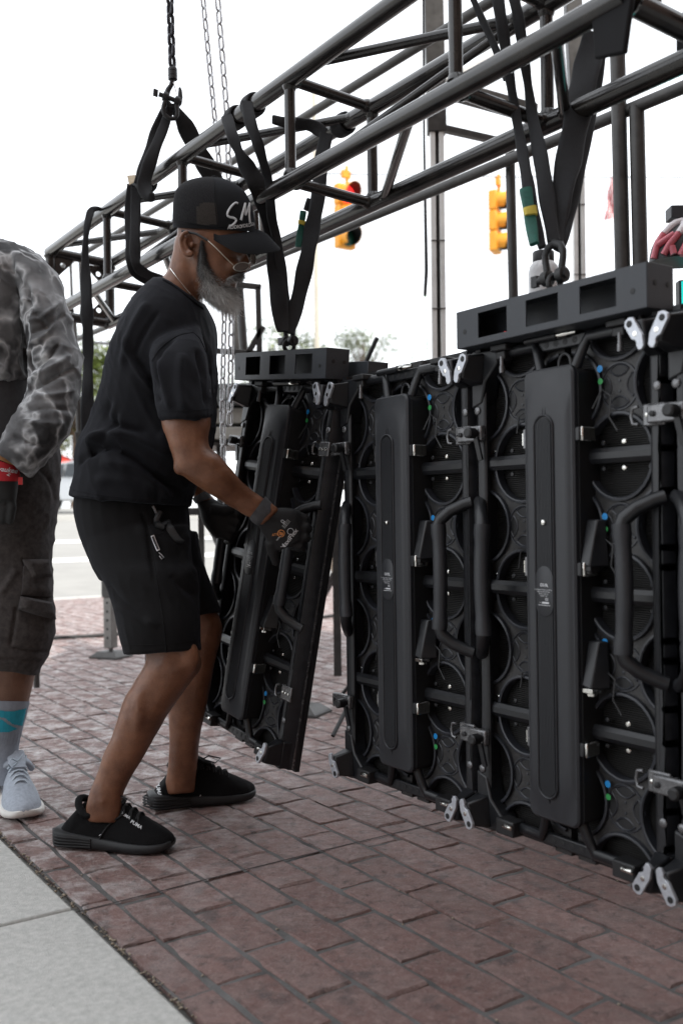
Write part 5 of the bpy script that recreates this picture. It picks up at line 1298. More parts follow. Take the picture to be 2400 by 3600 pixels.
# ---- cap
cap = MB()
CAPR = [((611, 800), (899, 815), 2.62, .086), ((609, 770), (896, 785), 2.62, .090), ((610, 738), (889, 745), 2.62, .091), ((612, 705), (880, 712), 2.62, .088), ((621, 668), (862, 677), 2.62, .078), ((646, 642), (838, 654), 2.62, .062), ((685, 627), (806, 635), 2.62, .040), ((730, 621), (775, 624), 2.62, .012)]
NSEG[0] = 72
loft(cap, CAPR, 9); NSEG[0] = 28; cap_me = cap.mesh('crown', 60); bvc = mesh_bvh(cap_me)
def cap_mat():
    m = cloth_mat('cap_fabric', (.0065, .0065, .0072)); return m
CAPM = cap_mat(); crown = wlink('cap', cap_me, CAPM, P1)
# mesh panels at the back of the cap, a second skin with open weave
def net_mat():
    m = bpy.data.materials.new('cap_net'); m.use_nodes = True; t = m.node_tree; b = t.nodes['Principled BSDF']; b.inputs['Base Color'].default_value = (.02, .021, .026, 1); b.inputs['Roughness'].default_value = .9; b.inputs['Specular IOR Level'].default_value = .15
    tc = t.nodes.new('ShaderNodeTexCoord'); vo = t.nodes.new('ShaderNodeTexVoronoi'); vo.inputs['Scale'].default_value = 520; t.links.new(tc.outputs['Object'], vo.inputs['Vector'])
    mx = t.nodes.new('ShaderNodeMix'); mx.data_type = 'RGBA'; mx.inputs['A'].default_value = (.004, .004, .005, 1); mx.inputs['B'].default_value = (.018, .0178, .019, 1)
    mr = t.nodes.new('ShaderNodeMapRange'); mr.inputs[1].default_value = .25; mr.inputs[2].default_value = .55; t.links.new(vo.outputs['Distance'], mr.inputs[0]); t.links.new(mr.outputs[0], mx.inputs['Factor']); t.links.new(mx.outputs['Result'], b.inputs['Base Color'])
    return m
NET = net_mat()
PATCH = mat('net_over_scalp', (.036, .032, .029), .9, 0, 500, .5, spec=.1)
cap_me.materials.append(NET); cap_me.materials.append(PATCH)
for p in cap_me.polygons:
    c = PM[P1.name] @ Vector(p.center); x, y = pix(c); seam = 753+max(0, y-640)*.085
    if x < seam and y < 786: p.material_index = 1
    if 690 < x < seam-3 and y < 790 and y > 712+max(0, 712-x)*.8 and c.y < 2.62: p.material_index = 2
wbuild(stroke(bvc, dens([(752, 630), (755, 705), (768, 826)], 8), .0011, .0008), 'seam', CAPM, crown, P1)
wbuild(stroke(bvc, dens([(612, 772), (690, 788), (768, 800), (890, 782)], 8), .0009, .0008), 'seam', CAPM, crown, P1)
wbuild(MB().lathe([(.0095, 0), (.0085, .004), (.004, .006)], at(755, 626, 2.62), (0, 0, 1), 14), 'button', CAPM, crown, P1)
brim = MB(); NBR = 13; nearE = []; 
# brim: from the near temple round the front to the far temple
root = [(738, 830, 2.555), (765, 830, 2.54), (810, 826, 2.545), (850, 821, 2.56), (880, 816, 2.585), (897, 812, 2.615), (900, 808, 2.65), (893, 806, 2.68), (878, 806, 2.70)]
edge = [(745, 838, 2.552), (778, 858, 2.525), (826, 884, 2.51), (880, 893, 2.52), (935, 889, 2.55), (984, 877, 2.60), (968, 862, 2.66), (935, 850, 2.70), (895, 838, 2.715)]
rs = []
for (a, b) in zip(root, edge):
    A = at(*a); B = at(*b); mid = (A+B)/2+Vector((0, 0, .010)); th = .0022
    top_ = [A+ZV*th, mid+ZV*th, B+ZV*th*.5]; bot_ = [B-ZV*th*.5, mid-ZV*th, A-ZV*th]
    rs.append(top_+bot_)
dense = []
for i in range(len(rs)-1):
    r0, r1, r2, r3 = rs[max(i-1, 0)], rs[i], rs[i+1], rs[min(i+2, len(rs)-1)]
    for k in range(4):
        t = k/4; dense.append([.5*((2*b)+(c-a)*t+(2*a-5*b+4*c-d)*t*t+(3*b-a-3*c+d)*t**3) for a, b, c, d in zip(r0, r1, r2, r3)])
dense.append(rs[-1]); brim.rings(dense); bo_ = wbuild(brim, 'brim', CAPM, crown, P1, 70)
LOGO = mat('embroidery_white', (.55, .56, .57), .8, 0, 300, .12)
lg = MB()
for pts, r in (([(836, 716), (828, 712), (816, 722), (803, 740), (798, 756), (806, 764), (822, 766), (832, 774), (824, 786), (810, 797), (808, 790)], .0030), ([(862, 716), (857, 735), (851, 756), (847, 774)], .0034), ([(862, 716), (862, 738), (863, 757)], .0026), ([(877, 716), (870, 738), (863, 757)], .0026), ([(877, 716), (875, 740), (875, 762), (878, 784)], .0034)):
    m = stroke(bvc, dens(smooth2(pts, 2), 2), r, .0004); lg.add(m.v, m.f)
wbuild(lg, 'logo_script', LOGO, crown, P1)
tx = MB(); printed(bvc, 'AUDIO', 825, 799, 17, -5, tx, sx=.95, off=.0022, bold=True); printed(bvc, 'VIDEO', 862, 794, 17, -8, tx, sx=.72, off=.0022, bold=True); printed(bvc, 'LIGH', 885, 789, 16, -12, tx, sx=.42, off=.0022, bold=True)
wbuild(tx, 'logo_lettering', LOGO, crown, P1, 0)
# ---- glasses
GLM = mat('wire_frame', (.30, .28, .24), .3, .8); GLS = mat('spectacle_glass', (.03, .028, .026), .05, 0, trans=.0)
gl = MB(); 
lens = [(848+27*math.cos(t)+6*math.sin(t)*.3, 938+15*math.sin(t)-5*math.cos(t)) for t in [2*math.pi*k/20 for k in range(20)]]
gl.tube([at(x, y, 2.535+(x-848)*.0009) for x, y in lens], .0012, 6, closed=True)
far_l = [(890+10*math.cos(t), 908+20*math.sin(t)+6*math.cos(t)) for t in [2*math.pi*k/16 for k in range(16)]]
gl.tube([at(x, y, 2.625+(x-890)*.002) for x, y in far_l], .0012, 6, closed=True)
gl.tube([at(873, 928, 2.555), at(880, 920, 2.59), at(884, 914, 2.61)], .0012, 6); gl.tube([at(728, 843, 2.535), at(760, 872, 2.527), at(790, 902, 2.527), at(820, 932, 2.53)], .0014, 6)
go = wbuild(gl, 'glasses', GLM, P1, P1)
for pts, Y0, cx in ((lens, 2.535, 848), (far_l, 2.625, 890)):
    mb = MB(); mb.rings([[at(x, y, Y0+(x-cx)*.0009+e) for x, y in pts] for e in (0, .0008)]); wbuild(mb, 'lens', mat('lens_tint', (.035, .030, .026), .06, 0), go, P1, 0)
wbuild(MB().tube([at(640, 812, 2.548), at(690, 822, 2.536), at(730, 845, 2.534)], .0032, 8), 'temple_tip', M_['black'], go, P1)
# ---- shirt
sh = MB()
loft(sh, [((572, 975), (716, 1068), 2.65, .085), ((520, 1010), (733, 1110), 2.655, .145), ((455, 1090), (748, 1165), 2.66, .190), ((408, 1200), (755, 1240), 2.66, .200), ((378, 1300), (757, 1315), 2.66, .195), ((350, 1410), (756, 1420), 2.66, .188), ((318, 1490), (752, 1500), 2.66, .185), ((282, 1560), (740, 1570), 2.66, .188), ((275, 1610), (718, 1625), 2.66, .190), ((276, 1660), (694, 1690), 2.66, .192), ((258, 1720), (676, 1745), 2.66, .196), ((255, 1746), (668, 1780), 2.66, .198)])
loft(sh, [((590, 1135), (690, 1125), 2.60, .05), ((560, 1165), (704, 1150), 2.55, .075), ((538, 1215), (716, 1200), 2.49, .086), ((530, 1270), (728, 1275), 2.455, .084), ((545, 1370), (735, 1370), 2.44, .080), ((566, 1462), (744, 1458), 2.43, .078), ((568, 1470), (744, 1466), 2.43, .077)])
loft(sh, [((545, 1140), (690, 1130), 2.80, .075), ((540, 1250), (715, 1250), 2.86, .085), ((570, 1440), (740, 1440), 2.90, .075)])
sme = remesh(sh, .0055, 3)
rumple(sme, 7, .006, 2, (1, 1, 1.6)); crumple(sme, 11, .007, 2, (1, 1, .8)); crumple(sme, 26, .0022, 5)
folds(sme, [([(390, 1400), (360, 1470), (420, 1500), (520, 1520)], 12, -.012), ([(290, 1560), (380, 1520), (470, 1530), (600, 1600)], 16, .020), ([(300, 1600), (380, 1560), (450, 1590), (560, 1680), (650, 1740)], 14, -.020), ([(350, 1620), (460, 1640), (540, 1700), (600, 1760)], 18, .014), ([(470, 1250), (530, 1330), (560, 1420)], 12, -.012),
    ([(440, 1180), (470, 1290), (530, 1360), (560, 1400)], 10, .010), ([(520, 1060), (460, 1160), (430, 1290)], 14, .010), ([(560, 1090), (500, 1180), (470, 1260)], 9, -.008), ([(620, 1180), (560, 1230), (545, 1290), (560, 1370)], 9, -.012), ([(545, 1250), (575, 1340), (600, 1440)], 12, .010), ([(690, 1230), (715, 1320), (728, 1430)], 9, -.010), ([(640, 1240), (630, 1340), (650, 1450)], 16, .010), ([(700, 1180), (735, 1250), (742, 1330)], 8, -.008),
    ([(410, 1440), (390, 1530), (300, 1585)], 10, -.010), ([(560, 1520), (640, 1600), (690, 1700)], 22, .012), ([(330, 1690), (430, 1680), (540, 1730)], 20, .008), ([(545, 1690), (555, 1750), (550, 1780)], 6, -.006), ([(265, 1640), (300, 1600), (330, 1590)], 9, -.014)])
bvs = mesh_bvh(sme)
hem = MB()
for pts in ([(258, 1722), (340, 1738), (430, 1750), (560, 1757), (660, 1752)], [(568, 1440), (640, 1447), (742, 1438)]):
    m = stroke(bvs, dens(smooth2(pts, 2), 3), .0012, .0002); hem.add(m.v, m.f)
so = wlink('shirt', sme, SHIRT, P1); wbuild(hem, 'hem_stitching', SHIRT, so, P1)
cl = MB(); m = stroke(bvs, dens(smooth2([(575, 985), (620, 1010), (670, 1055), (712, 1085)], 2), 3), .0035, .001); cl.add(m.v, m.f); wbuild(cl, 'collar', SHIRT, so, P1)
sm_ = MB()
for pts in ([(678, 1168), (620, 1180), (560, 1225), (535, 1270)], [(678, 1168), (705, 1190), (724, 1240)]):
    m = stroke(bvs, dens(smooth2(pts, 2), 3), .0014, .0003); sm_.add(m.v, m.f)
wbuild(sm_, 'sleeve_seam', SHIRT, so, P1)
tl = [(245, 1712), (275, 1685), (300, 1720), (262, 1748)]
mb = MB(); A = [at(x, y, 2.70) for x, y in tl]; mb.rings([[p+Vector((0, .0, 0)) for p in A], [p+Vector((.0, .10, 0)) for p in A]]); wbuild(mb, 'shirt_tail', SHIRT, so, P1)
pr = MB()
for s_, x, y, sz in (('R', 738, 1375, 15), ('O', 752, 1375, 15)): printed(bvs, s_, x, y, sz, 0, pr, sx=.6)
wbuild(pr, 'chest_print', mat('grey_print', (.12, .12, .13), .8), so, P1, 0)
# ---- shorts
st = MB()
loft(st, [((278, 1700), (650, 1710), 2.67, .170), ((268, 1790), (660, 1800), 2.67, .180), ((290, 1880), (664, 1890), 2.67, .182), ((330, 1975), (672, 1980), 2.66, .165), ((360, 2040), (690, 2035), 2.64, .13)])
loft(st, [((300, 1850), (662, 1850), 2.60, .11), ((330, 1970), (672, 1965), 2.57, .115), ((363, 2025), (688, 2014), 2.54, .110), ((400, 2125), (694, 2100), 2.52, .104), ((422, 2215), (702, 2190), 2.50, .100), ((436, 2290), (709, 2276), 2.50, .098), ((437, 2302), (710, 2287), 2.50, .096)])
loft(st, [((480, 1850), (690, 1870), 2.78, .11), ((520, 1960), (706, 1960), 2.80, .105), ((560, 2060), (742, 2060), 2.82, .095), ((590, 2140), (774, 2135), 2.83, .090), ((600, 2182), (779, 2152), 2.83, .088)])
tme = remesh(st, .0055, 2); rumple(tme, 7, .005, 7, (1, 1, 1.3)); crumple(tme, 12, .005, 1); crumple(tme, 30, .0015, 4)
folds(tme, [([(500, 1800), (520, 1860), (530, 1950), (545, 2050)], 7, -.008), ([(660, 1870), (640, 1960), (690, 2030)], 14, .010), ([(370, 2050), (430, 2120), (520, 2190)], 12, -.007), ([(400, 2130), (470, 2170), (560, 2200)], 14, .006), ([(600, 2020), (640, 2060), (690, 2100)], 12, -.007), ([(480, 1850), (560, 1890), (640, 1930)], 20, .006), ([(690, 1990), (695, 2100), (705, 2250)], 8, .006)])
bvt = mesh_bvh(tme)
to = wlink('shorts', tme, SHORTS, P1)
ss = MB()
for pts in ([(500, 1790), (515, 1850), (525, 1890), (545, 1990), (558, 2080), (575, 2180), (585, 2295)], [(432, 2268), (520, 2268), (600, 2262), (707, 2250)], [(505, 1800), (530, 1870), (560, 1885), (595, 1850)]):
    m = stroke(bvt, dens(smooth2(pts, 2), 3), .0013, .0003); ss.add(m.v, m.f)
wbuild(ss, 'seam', SHORTS, to, P1)
# pocket clip, knife and strap at the pocket
pk = thing('pocket_tools', 'black tool and silver clip hanging from the pocket of the shorts', 'tool', loc=at(560, 1900, 2.45))
mb = MB(); P = [cast(bvt, x, y, .004) for x, y in [(538, 1884), (546, 1910), (556, 1938)]]; mb.band(P, Vector((1, 0, 0)), .0045, .0012); mb.build('clip', M_['alu'], pk, True)
mb = MB(); P = [cast(bvt, x, y, .005) for x, y in [(539, 1888), (546, 1910), (554, 1934)]]; mb.band(P, Vector((1, 0, 0)), .0028, .0014); mb.build('clip_inlay', M_['black'], pk, True)
P = [cast(bvt, x, y, .003) for x, y in [(558, 1945), (566, 1952), (574, 1962), (568, 1968), (560, 1956)]]; MB().tube(P, .0013, 6).build('clip_ring', M_['alu'], pk, True)
P = [cast(bvt, x, y, .006) for x, y in smooth2([(535, 1780), (545, 1800), (552, 1815)], 1)]; MB().tube(P, .0035, 6).build('pen', M_['clear_grey'], pk, True)
P = [cast(bvt, x, y, .006) for x, y in smooth2([(560, 1800), (545, 1835), (560, 1860), (590, 1840)], 1)]; MB().tube(P, .009, 8).build('knife', M_['black'], pk, True)
P = [cast(bvt, x, y, .006) for x, y in smooth2([(580, 1842), (600, 1870), (622, 1905), (638, 1912)], 1)]; MB().band(P, Vector((1, 0, 0)), .010, .003).build('strap', M_['black'], pk, True)
# ---- gloves
def glove(cuff, palm, fingers, thumb, nm):
    g = MB(); loft(g, palm)
    for f in fingers: g.tube([at(*q[:3]) for q in f], [q[3] for q in f], 10)
    g.tube([at(*q[:3]) for q in thumb], [q[3] for q in thumb], 10)
    me = remesh(g, .004, 4); bv = mesh_bvh(me)
    o = wlink('glove', me, GLOVE, P1)
    c = MB(); loft(c, cuff); wbuild(c, 'cuff', CUFF, o, P1)
    return o, bv
gR, bvg = glove([((876, 1822), (933, 1744), 2.498, .034), ((884, 1832), (950, 1762), 2.505, .036), ((896, 1842), (966, 1780), 2.512, .036), ((908, 1848), (975, 1788), 2.518, .034)],
    [((905, 1846), (972, 1785), 2.515, .028), ((922, 1872), (1020, 1786), 2.525, .028), ((942, 1905), (1054, 1800), 2.535, .028), ((955, 1925), (1064, 1850), 2.545, .027), ((975, 1940), (1066, 1895), 2.552, .024)],
    [[(1040, 1812, 2.54, .014), (1066, 1822, 2.548, .0135), (1078, 1828, 2.58, .0125), (1060, 1830, 2.605, .0115), (1030, 1828, 2.61, .010)],
     [(1040, 1848, 2.54, .014), (1070, 1852, 2.546, .014), (1084, 1858, 2.58, .0125), (1062, 1862, 2.61, .0115), (1030, 1860, 2.612, .010)],
     [(1035, 1880, 2.545, .0135), (1068, 1886, 2.548, .0135), (1080, 1892, 2.58, .012), (1058, 1896, 2.61, .011), (1030, 1894, 2.612, .0095)],
     [(1020, 1908, 2.55, .012), (1054, 1918, 2.552, .012), (1066, 1924, 2.58, .011), (1046, 1928, 2.605, .010), (1020, 1926, 2.608, .009)]],
    [(950, 1900, 2.535, .017), (958, 1935, 2.55, .015), (966, 1962, 2.565, .013), (972, 1982, 2.58, .011)], 'r')
def one(bv, parent, top, m, *a, **k):
    q = MB(); printed(bv, *a[:5], q, **k); wbuild(q, 'lettering', m, parent, top, 0)
one(bvg, gR, P1, M_['paint_white'], 'MaxiFlex', 1016, 1895, 22, -52, bold=True, sx=1.08)
one(bvg, gR, P1, M_['paint_white'], 'CE', 994, 1834, 14, 38, bold=True); one(bvg, gR, P1, M_['paint_white'], 'ULTIMATE', 983, 1888, 6, -50); one(bvg, gR, P1, M_['paint_white'], '34-876', 977, 1893, 6, -50)
for k in range(3): one(bvg, gR, P1, M_['paint_white'], 'EN388-4131A', 1002+k*3.6, 1838+k*3.4, 5.5, -50)
gx = MB()
for (cx, cy, r) in ((1021, 1868, 11), (986, 1876, 13)):
    m = stroke(bvg, [(cx+r*math.cos(t), cy+r*math.sin(t)) for t in [2*math.pi*k/20 for k in range(21)]], .0007, .0006, 5)
    if cx > 1000: gx.add(m.v, m.f)
wbuild(gx, 'print', M_['paint_white'], gR, P1, 0)
og = MB(); m = stroke(bvg, [(988+12*math.cos(t), 1875+12*math.sin(t)) for t in [2*math.pi*k/20 for k in range(21)]], .0010, .0006, 5); og.add(m.v, m.f)
for k in range(4): m = stroke(bvg, [(982+k*4, 1868+k*1.5), (984+k*4, 1880+k*1.0)], .0013, .0006, 5); og.add(m.v, m.f)
printed(bvg, 'ATG', 968, 1879, 12, 170-180, og, bold=True, sx=1)
wbuild(og, 'logo_print', M_['orange'], gR, P1, 60)
gL, bvl = glove([((676, 1752), (726, 1722), 2.90, .034), ((682, 1762), (736, 1734), 2.895, .036), ((690, 1772), (744, 1748), 2.89, .035)],
    [((692, 1768), (748, 1752), 2.89, .028), ((702, 1800), (790, 1775), 2.885, .032), ((712, 1835), (820, 1800), 2.88, .032), ((735, 1870), (822, 1835), 2.88, .030), ((760, 1895), (815, 1870), 2.88, .024)],
    [[(800, 1800, 2.87, .014), (830, 1806, 2.86, .013), (838, 1816, 2.89, .012), (815, 1822, 2.915, .011)], [(800, 1828, 2.87, .014), (832, 1836, 2.86, .013), (836, 1848, 2.89, .012), (812, 1852, 2.915, .011)], [(790, 1856, 2.87, .014), (822, 1864, 2.86, .013), (826, 1876, 2.89, .012), (805, 1880, 2.915, .011)], [(780, 1880, 2.875, .013), (806, 1890, 2.865, .012), (812, 1900, 2.89, .011), (795, 1904, 2.91, .010)]],
    [(745, 1790, 2.86, .017), (790, 1795, 2.85, .015), (820, 1788, 2.85, .012)], 'l')
# ---- necklace
m = stroke(bvb, dens(smooth2([(600, 944), (630, 985), (665, 1030), (692, 1056), (704, 1072)], 2), 3), .0011, .001)
wbuild(m, 'necklace', M_['chrome'], P1, P1)
# ---- shoes
BLK = mat('black_mesh_upper', (.0055, .0055, .006), .85, 0, 200, .4, .6, 700, spec=.15); BSOLE = mat('black_foam_sole', (.013, .0135, .0145), .5, 0, 30, .25, .1, 200, spec=.35)
LACE = mat('black_lace', (.009, .009, .010), .75, 0, 300, .3, .5, 1200)
def shoe1(heel, toe, marks):
    uo, bv, so_ = shoe(P1, heel, toe, BLK, BSOLE, 'ridged', LACE)
    for a in marks.get('text', []):
        tx = MB(); printed(bv, *a[:5], tx, bold=True, sx=a[5] if len(a) > 5 else 1, off=.0018)
        if tx.v: wbuild(tx, 'lettering', M_['paint_white'], uo, P1, 0)
    tx = MB()
    for poly in marks.get('cat', []):
        cx, cy, s_ = poly; pts = [(-1.0, .55), (-.6, .35), (-.2, .05), (.15, -.25), (.55, -.55), (.75, -.95), (1.05, -.75), (.75, -.35), (.45, -.05), (.75, .15), (.35, .15), (.05, .25), (-.05, .55), (.1, .8), (-.25, .75), (-.25, .4), (-.6, .6), (-.85, .95), (-1.1, .9), (-.85, .7)]
        q = [cast(bv, cx+x*s_, cy+y*s_, .0016) for x, y in pts]
        if all(v is not None for v in q): tx.add(q, [tuple(range(len(q)))])
        if tx.v: wbuild(tx, 'logo', M_['paint_white'], uo, P1, 0)
    lc = MB()
    for l in marks.get('lace', []): m = stroke(bv, dens(smooth2(l, 2), 2), .0022, .0025); lc.add(m.v, m.f)
    for l, Y in marks.get('loop', []): lc.tube([at(x, y, Y) for x, y in smooth2(l, 2)], .0020, 6)
    if lc.v: wbuild(lc, 'laces', LACE, uo, P1)
    for nm, pts, off in marks.get('patch', []):
        q = [cast(bv, x, y, off) for x, y in pts]
        if all(v is not None for v in q): mb = MB(); mb.add(q, [tuple(range(len(q)))]); wbuild(mb, nm, BSOLE, uo, P1, 0)
    return uo, bv
hR, tR = gnd(216, 2968), gnd(612, 2996)
uR, bvr = shoe1(hR, tR, {'text': [('PUMA', 442, 2868, 14, 32, 1), ('PUMA', 480, 2900, 17, 32, 1), ('PUMA', 383, 2806, 13, 68, 1)], 'lace': [[(440, 2860), (380, 2900), (345, 2960), (330, 3000)]], 'cat': [(357, 2932, 7)], 'patch': [('side_panel', [(310, 2915), (350, 2910), (410, 2945), (405, 2955), (350, 2962)], .0012)]})
hL, tL = gnd(532, 2846), gnd(898, 2806)
uL, bvl2 = shoe1(hL, tL, {'text': [('PUMA', 559, 2776, 18, 80, 1)], 'cat': [(698, 2802, 9)], 'patch': [('side_panel', [(650, 2795), (690, 2782), (745, 2800), (700, 2818)], .0012)]})
# pull tab
tb = MB(); tb.hexa([at(366, 2792, 2.475), at(392, 2788, 2.475), at(392, 2788, 2.482), at(366, 2792, 2.482), at(374, 2830, 2.468), at(402, 2826, 2.468), at(402, 2826, 2.475), at(374, 2830, 2.475)]); tbo = wbuild(tb, 'pull_tab', LACE, uR, P1, 0)
# ================================================================== second man, cut by the left edge
P2 = thing('person', 'man in grey camouflage sleeves and cargo shorts at the left edge', 'person', loc=Vector((-1.15, 2.95, 0)), group='people at work')
YB = 2.92
b2 = MB()
loft(b2, [((-170, 2200), (120, 2200), 2.90, .09), ((-150, 2300), (135, 2300), 2.90, .085), ((-130, 2390), (118, 2385), 2.90, .075), ((-115, 2470), (99, 2468), 2.91, .066), ((-95, 2560), (74, 2565), 2.92, .054), ((-80, 2620), (60, 2625), 2.93, .046), ((-80, 2720), (60, 2720), 2.93, .046)])
loft(b2, [((-520, 2000), (-280, 2000), 3.0, .09), ((-500, 2350), (-280, 2350), 3.05, .07), ((-480, 2560), (-320, 2560), 3.1, .05), ((-470, 2740), (-340, 2740), 3.1, .045)])
loft(b2, [((-420, 900), (60, 900), YB, .12), ((-450, 1100), (60, 1100), YB, .14), ((-430, 1400), (60, 1400), YB, .13), ((-440, 1700), (120, 1700), YB, .14), ((-450, 1950), (100, 1950), YB, .14)])
loft(b2, [((-250, 700), (-120, 700), YB, .06), ((-260, 800), (-110, 800), YB, .065), ((-320, 870), (-40, 870), YB, .09)])
loft(b2, [((-270, 420), (-110, 420), YB-.02, .07), ((-290, 520), (-80, 520), YB-.02, .085), ((-280, 620), (-90, 620), YB-.02, .08), ((-250, 710), (-115, 710), YB-.02, .06)])
loft(b2, [((60, 960), (150, 970), YB-.02, .05), ((120, 1280), (250, 1270), YB-.06, .045), ((60, 1480), (190, 1500), YB-.12, .04), ((-20, 1610), (70, 1650), YB-.16, .03), ((-30, 1660), (55, 1690), YB-.16, .028)])
me = remesh(b2, .007, 4); wlink('body', me, skin_mat('skin_brown_second', (.165, .076, .046), (.22, .115, .072)), P2)
def camo_mat():
    m = bpy.data.materials.new('water_camouflage'); m.use_nodes = True; t = m.node_tree; b = t.nodes['Principled BSDF']; L = t.links.new; nd = t.nodes.new
    tc = nd('ShaderNodeTexCoord'); n1 = nd('ShaderNodeTexNoise'); n1.inputs['Scale'].default_value = 9; n1.inputs['Detail'].default_value = 3; L(tc.outputs['Object'], n1.inputs['Vector'])
    sc = nd('ShaderNodeVectorMath'); sc.operation = 'MULTIPLY_ADD'; L(n1.outputs['Color'], sc.inputs[0]); sc.inputs[1].default_value = (.24, .24, .15); L(tc.outputs['Object'], sc.inputs[2])
    st_ = nd('ShaderNodeMapping'); st_.inputs['Scale'].default_value = (1.15, 1.0, .62); L(sc.outputs[0], st_.inputs[0])
    vo = nd('ShaderNodeTexVoronoi'); vo.feature = 'DISTANCE_TO_EDGE'; vo.inputs['Scale'].default_value = 9; L(st_.outputs[0], vo.inputs['Vector'])
    mr = nd('ShaderNodeMapRange'); mr.inputs[1].default_value = .0; mr.inputs[2].default_value = .17; mr.inputs[3].default_value = 1; mr.inputs[4].default_value = 0; L(vo.outputs['Distance'], mr.inputs[0])
    pw = nd('ShaderNodeMath'); pw.operation = 'POWER'; pw.inputs[1].default_value = 1.9; L(mr.outputs[0], pw.inputs[0])
    n2 = nd('ShaderNodeTexNoise'); n2.inputs['Scale'].default_value = 5.5; n2.inputs['Detail'].default_value = 4; L(sc.outputs[0], n2.inputs['Vector'])
    mr2 = nd('ShaderNodeMapRange'); mr2.inputs[1].default_value = .38; mr2.inputs[2].default_value = .66; L(n2.outputs['Fac'], mr2.inputs[0])
    m1 = nd('ShaderNodeMix'); m1.data_type = 'RGBA'; m1.inputs['A'].default_value = (.014, .0135, .015, 1); m1.inputs['B'].default_value = (.175, .175, .18, 1); L(mr2.outputs[0], m1.inputs['Factor'])
    ml = nd('ShaderNodeMath'); ml.operation = 'MULTIPLY'; L(pw.outputs[0], ml.inputs[0]); n3 = nd('ShaderNodeTexNoise'); n3.inputs['Scale'].default_value = 7; L(tc.outputs['Object'], n3.inputs['Vector']); mr3 = nd('ShaderNodeMapRange'); mr3.inputs[1].default_value = .30; mr3.inputs[2].default_value = .55; L(n3.outputs['Fac'], mr3.inputs[0]); L(mr3.outputs[0], ml.inputs[1])
    m2 = nd('ShaderNodeMix'); m2.data_type = 'RGBA'; L(ml.outputs[0], m2.inputs['Factor']); L(m1.outputs['Result'], m2.inputs['A']); m2.inputs['B'].default_value = (.50, .51, .52, 1)
    L(m2.outputs['Result'], b.inputs['Base Color']); b.inputs['Roughness'].default_value = .75
    bp = nd('ShaderNodeBump'); bp.inputs['Strength'].default_value = .2; nn = nd('ShaderNodeTexNoise'); nn.inputs['Scale'].default_value = 700; L(tc.outputs['Object'], nn.inputs['Vector']); L(nn.outputs['Fac'], bp.inputs['Height']); bp.inputs['Distance'].default_value = .001; L(bp.outputs[0], b.inputs['Normal'])
    return m
CAMO = camo_mat()
c2 = MB()
loft(c2, [((-330, 838), (-10, 838), YB, .10), ((-440, 880), (112, 886), YB, .15), ((-480, 960), (120, 970), YB, .17), ((-480, 1100), (110, 1100), YB, .18), ((-470, 1250), (108, 1250), YB, .175), ((-460, 1346), (112, 1330), YB, .17)])
loft(c2, [((40, 880), (130, 892), YB-.02, .075), ((65, 930), (188, 968), YB-.04, .085), ((82, 1040), (226, 1060), YB-.06, .088), ((98, 1180), (260, 1180), YB-.08, .086), ((112, 1285), (284, 1274), YB-.10, .082), ((100, 1385), (270, 1370), YB-.12, .082), ((66, 1450), (262, 1445), YB-.14, .080), ((28, 1505), (236, 1520), YB-.16, .070), ((6, 1550), (190, 1588), YB-.18, .060), ((-8, 1580), (120, 1660), YB-.19, .052), ((-14, 1590), (105, 1672), YB-.19, .050)])
cme2 = remesh(c2, .0055, 3); rumple(cme2, 9, .006, 1); crumple(cme2, 13, .008, 4); crumple(cme2, 30, .003, 8)
folds(cme2, [([(88, 990), (110, 1090), (180, 1160)], 8, -.012), ([(95, 1130), (150, 1120), (215, 1060)], 9, .012), ([(100, 1170), (160, 1150), (240, 1100)], 8, -.012), ([(100, 1210), (170, 1180), (200, 1110)], 9, .012), ([(98, 1300), (170, 1260), (215, 1200)], 9, -.014), ([(110, 1330), (190, 1290), (250, 1250)], 10, .014), ([(100, 1370), (190, 1330), (275, 1290)], 9, -.014), ([(110, 1400), (200, 1390), (265, 1370)], 10, .012), ([(80, 1440), (170, 1430), (250, 1440)], 9, -.010), ([(60, 1480), (150, 1490), (230, 1490)], 10, .010), ([(40, 1530), (110, 1560), (180, 1570)], 9, -.009), ([(95, 1000), (90, 1150), (102, 1330)], 10, -.016), ([(0, 935), (60, 960), (85, 1010), (95, 1080)], 5, -.006)])
wlink('shirt', cme2, CAMO, P2)
DK = cloth_mat('charcoal_fleece', (.040, .039, .041)); lo = MB()
loft(lo, [((-455, 1320), (108, 1310), YB, .165), ((-455, 1400), (118, 1400), YB, .17), ((-460, 1600), (190, 1590), YB, .17)])
wlink('shirt_bottom', remesh(lo, .009, 3), DK, P2)
CARGO = cloth_mat('charcoal_canvas', (.056, .049, .047), .4, 1100)
cg = MB()
loft(cg, [((-460, 1560), (196, 1560), YB, .17), ((-465, 1650), (210, 1650), YB, .175), ((-465, 1760), (204, 1758), YB, .17), ((-440, 1850), (190, 1850), YB, .15)])
loft(cg, [((-170, 1800), (198, 1800), YB, .12), ((-180, 1900), (182, 1900), YB, .115), ((-175, 2050), (178, 2050), 2.91, .11), ((-170, 2200), (186, 2200), 2.90, .108), ((-160, 2300), (160, 2300), 2.90, .104), ((-150, 2352), (128, 2372), 2.90, .100)])
loft(cg, [((-480, 1800), (-150, 1800), 2.97, .12), ((-520, 2050), (-230, 2050), 3.0, .11), ((-520, 2340), (-260, 2340), 3.04, .10)])
gme = remesh(cg, .0060, 2); bvg2 = mesh_bvh(gme); rumple(gme, 10, .005, 9); crumple(gme, 14, .006, 2); crumple(gme, 34, .002, 6)
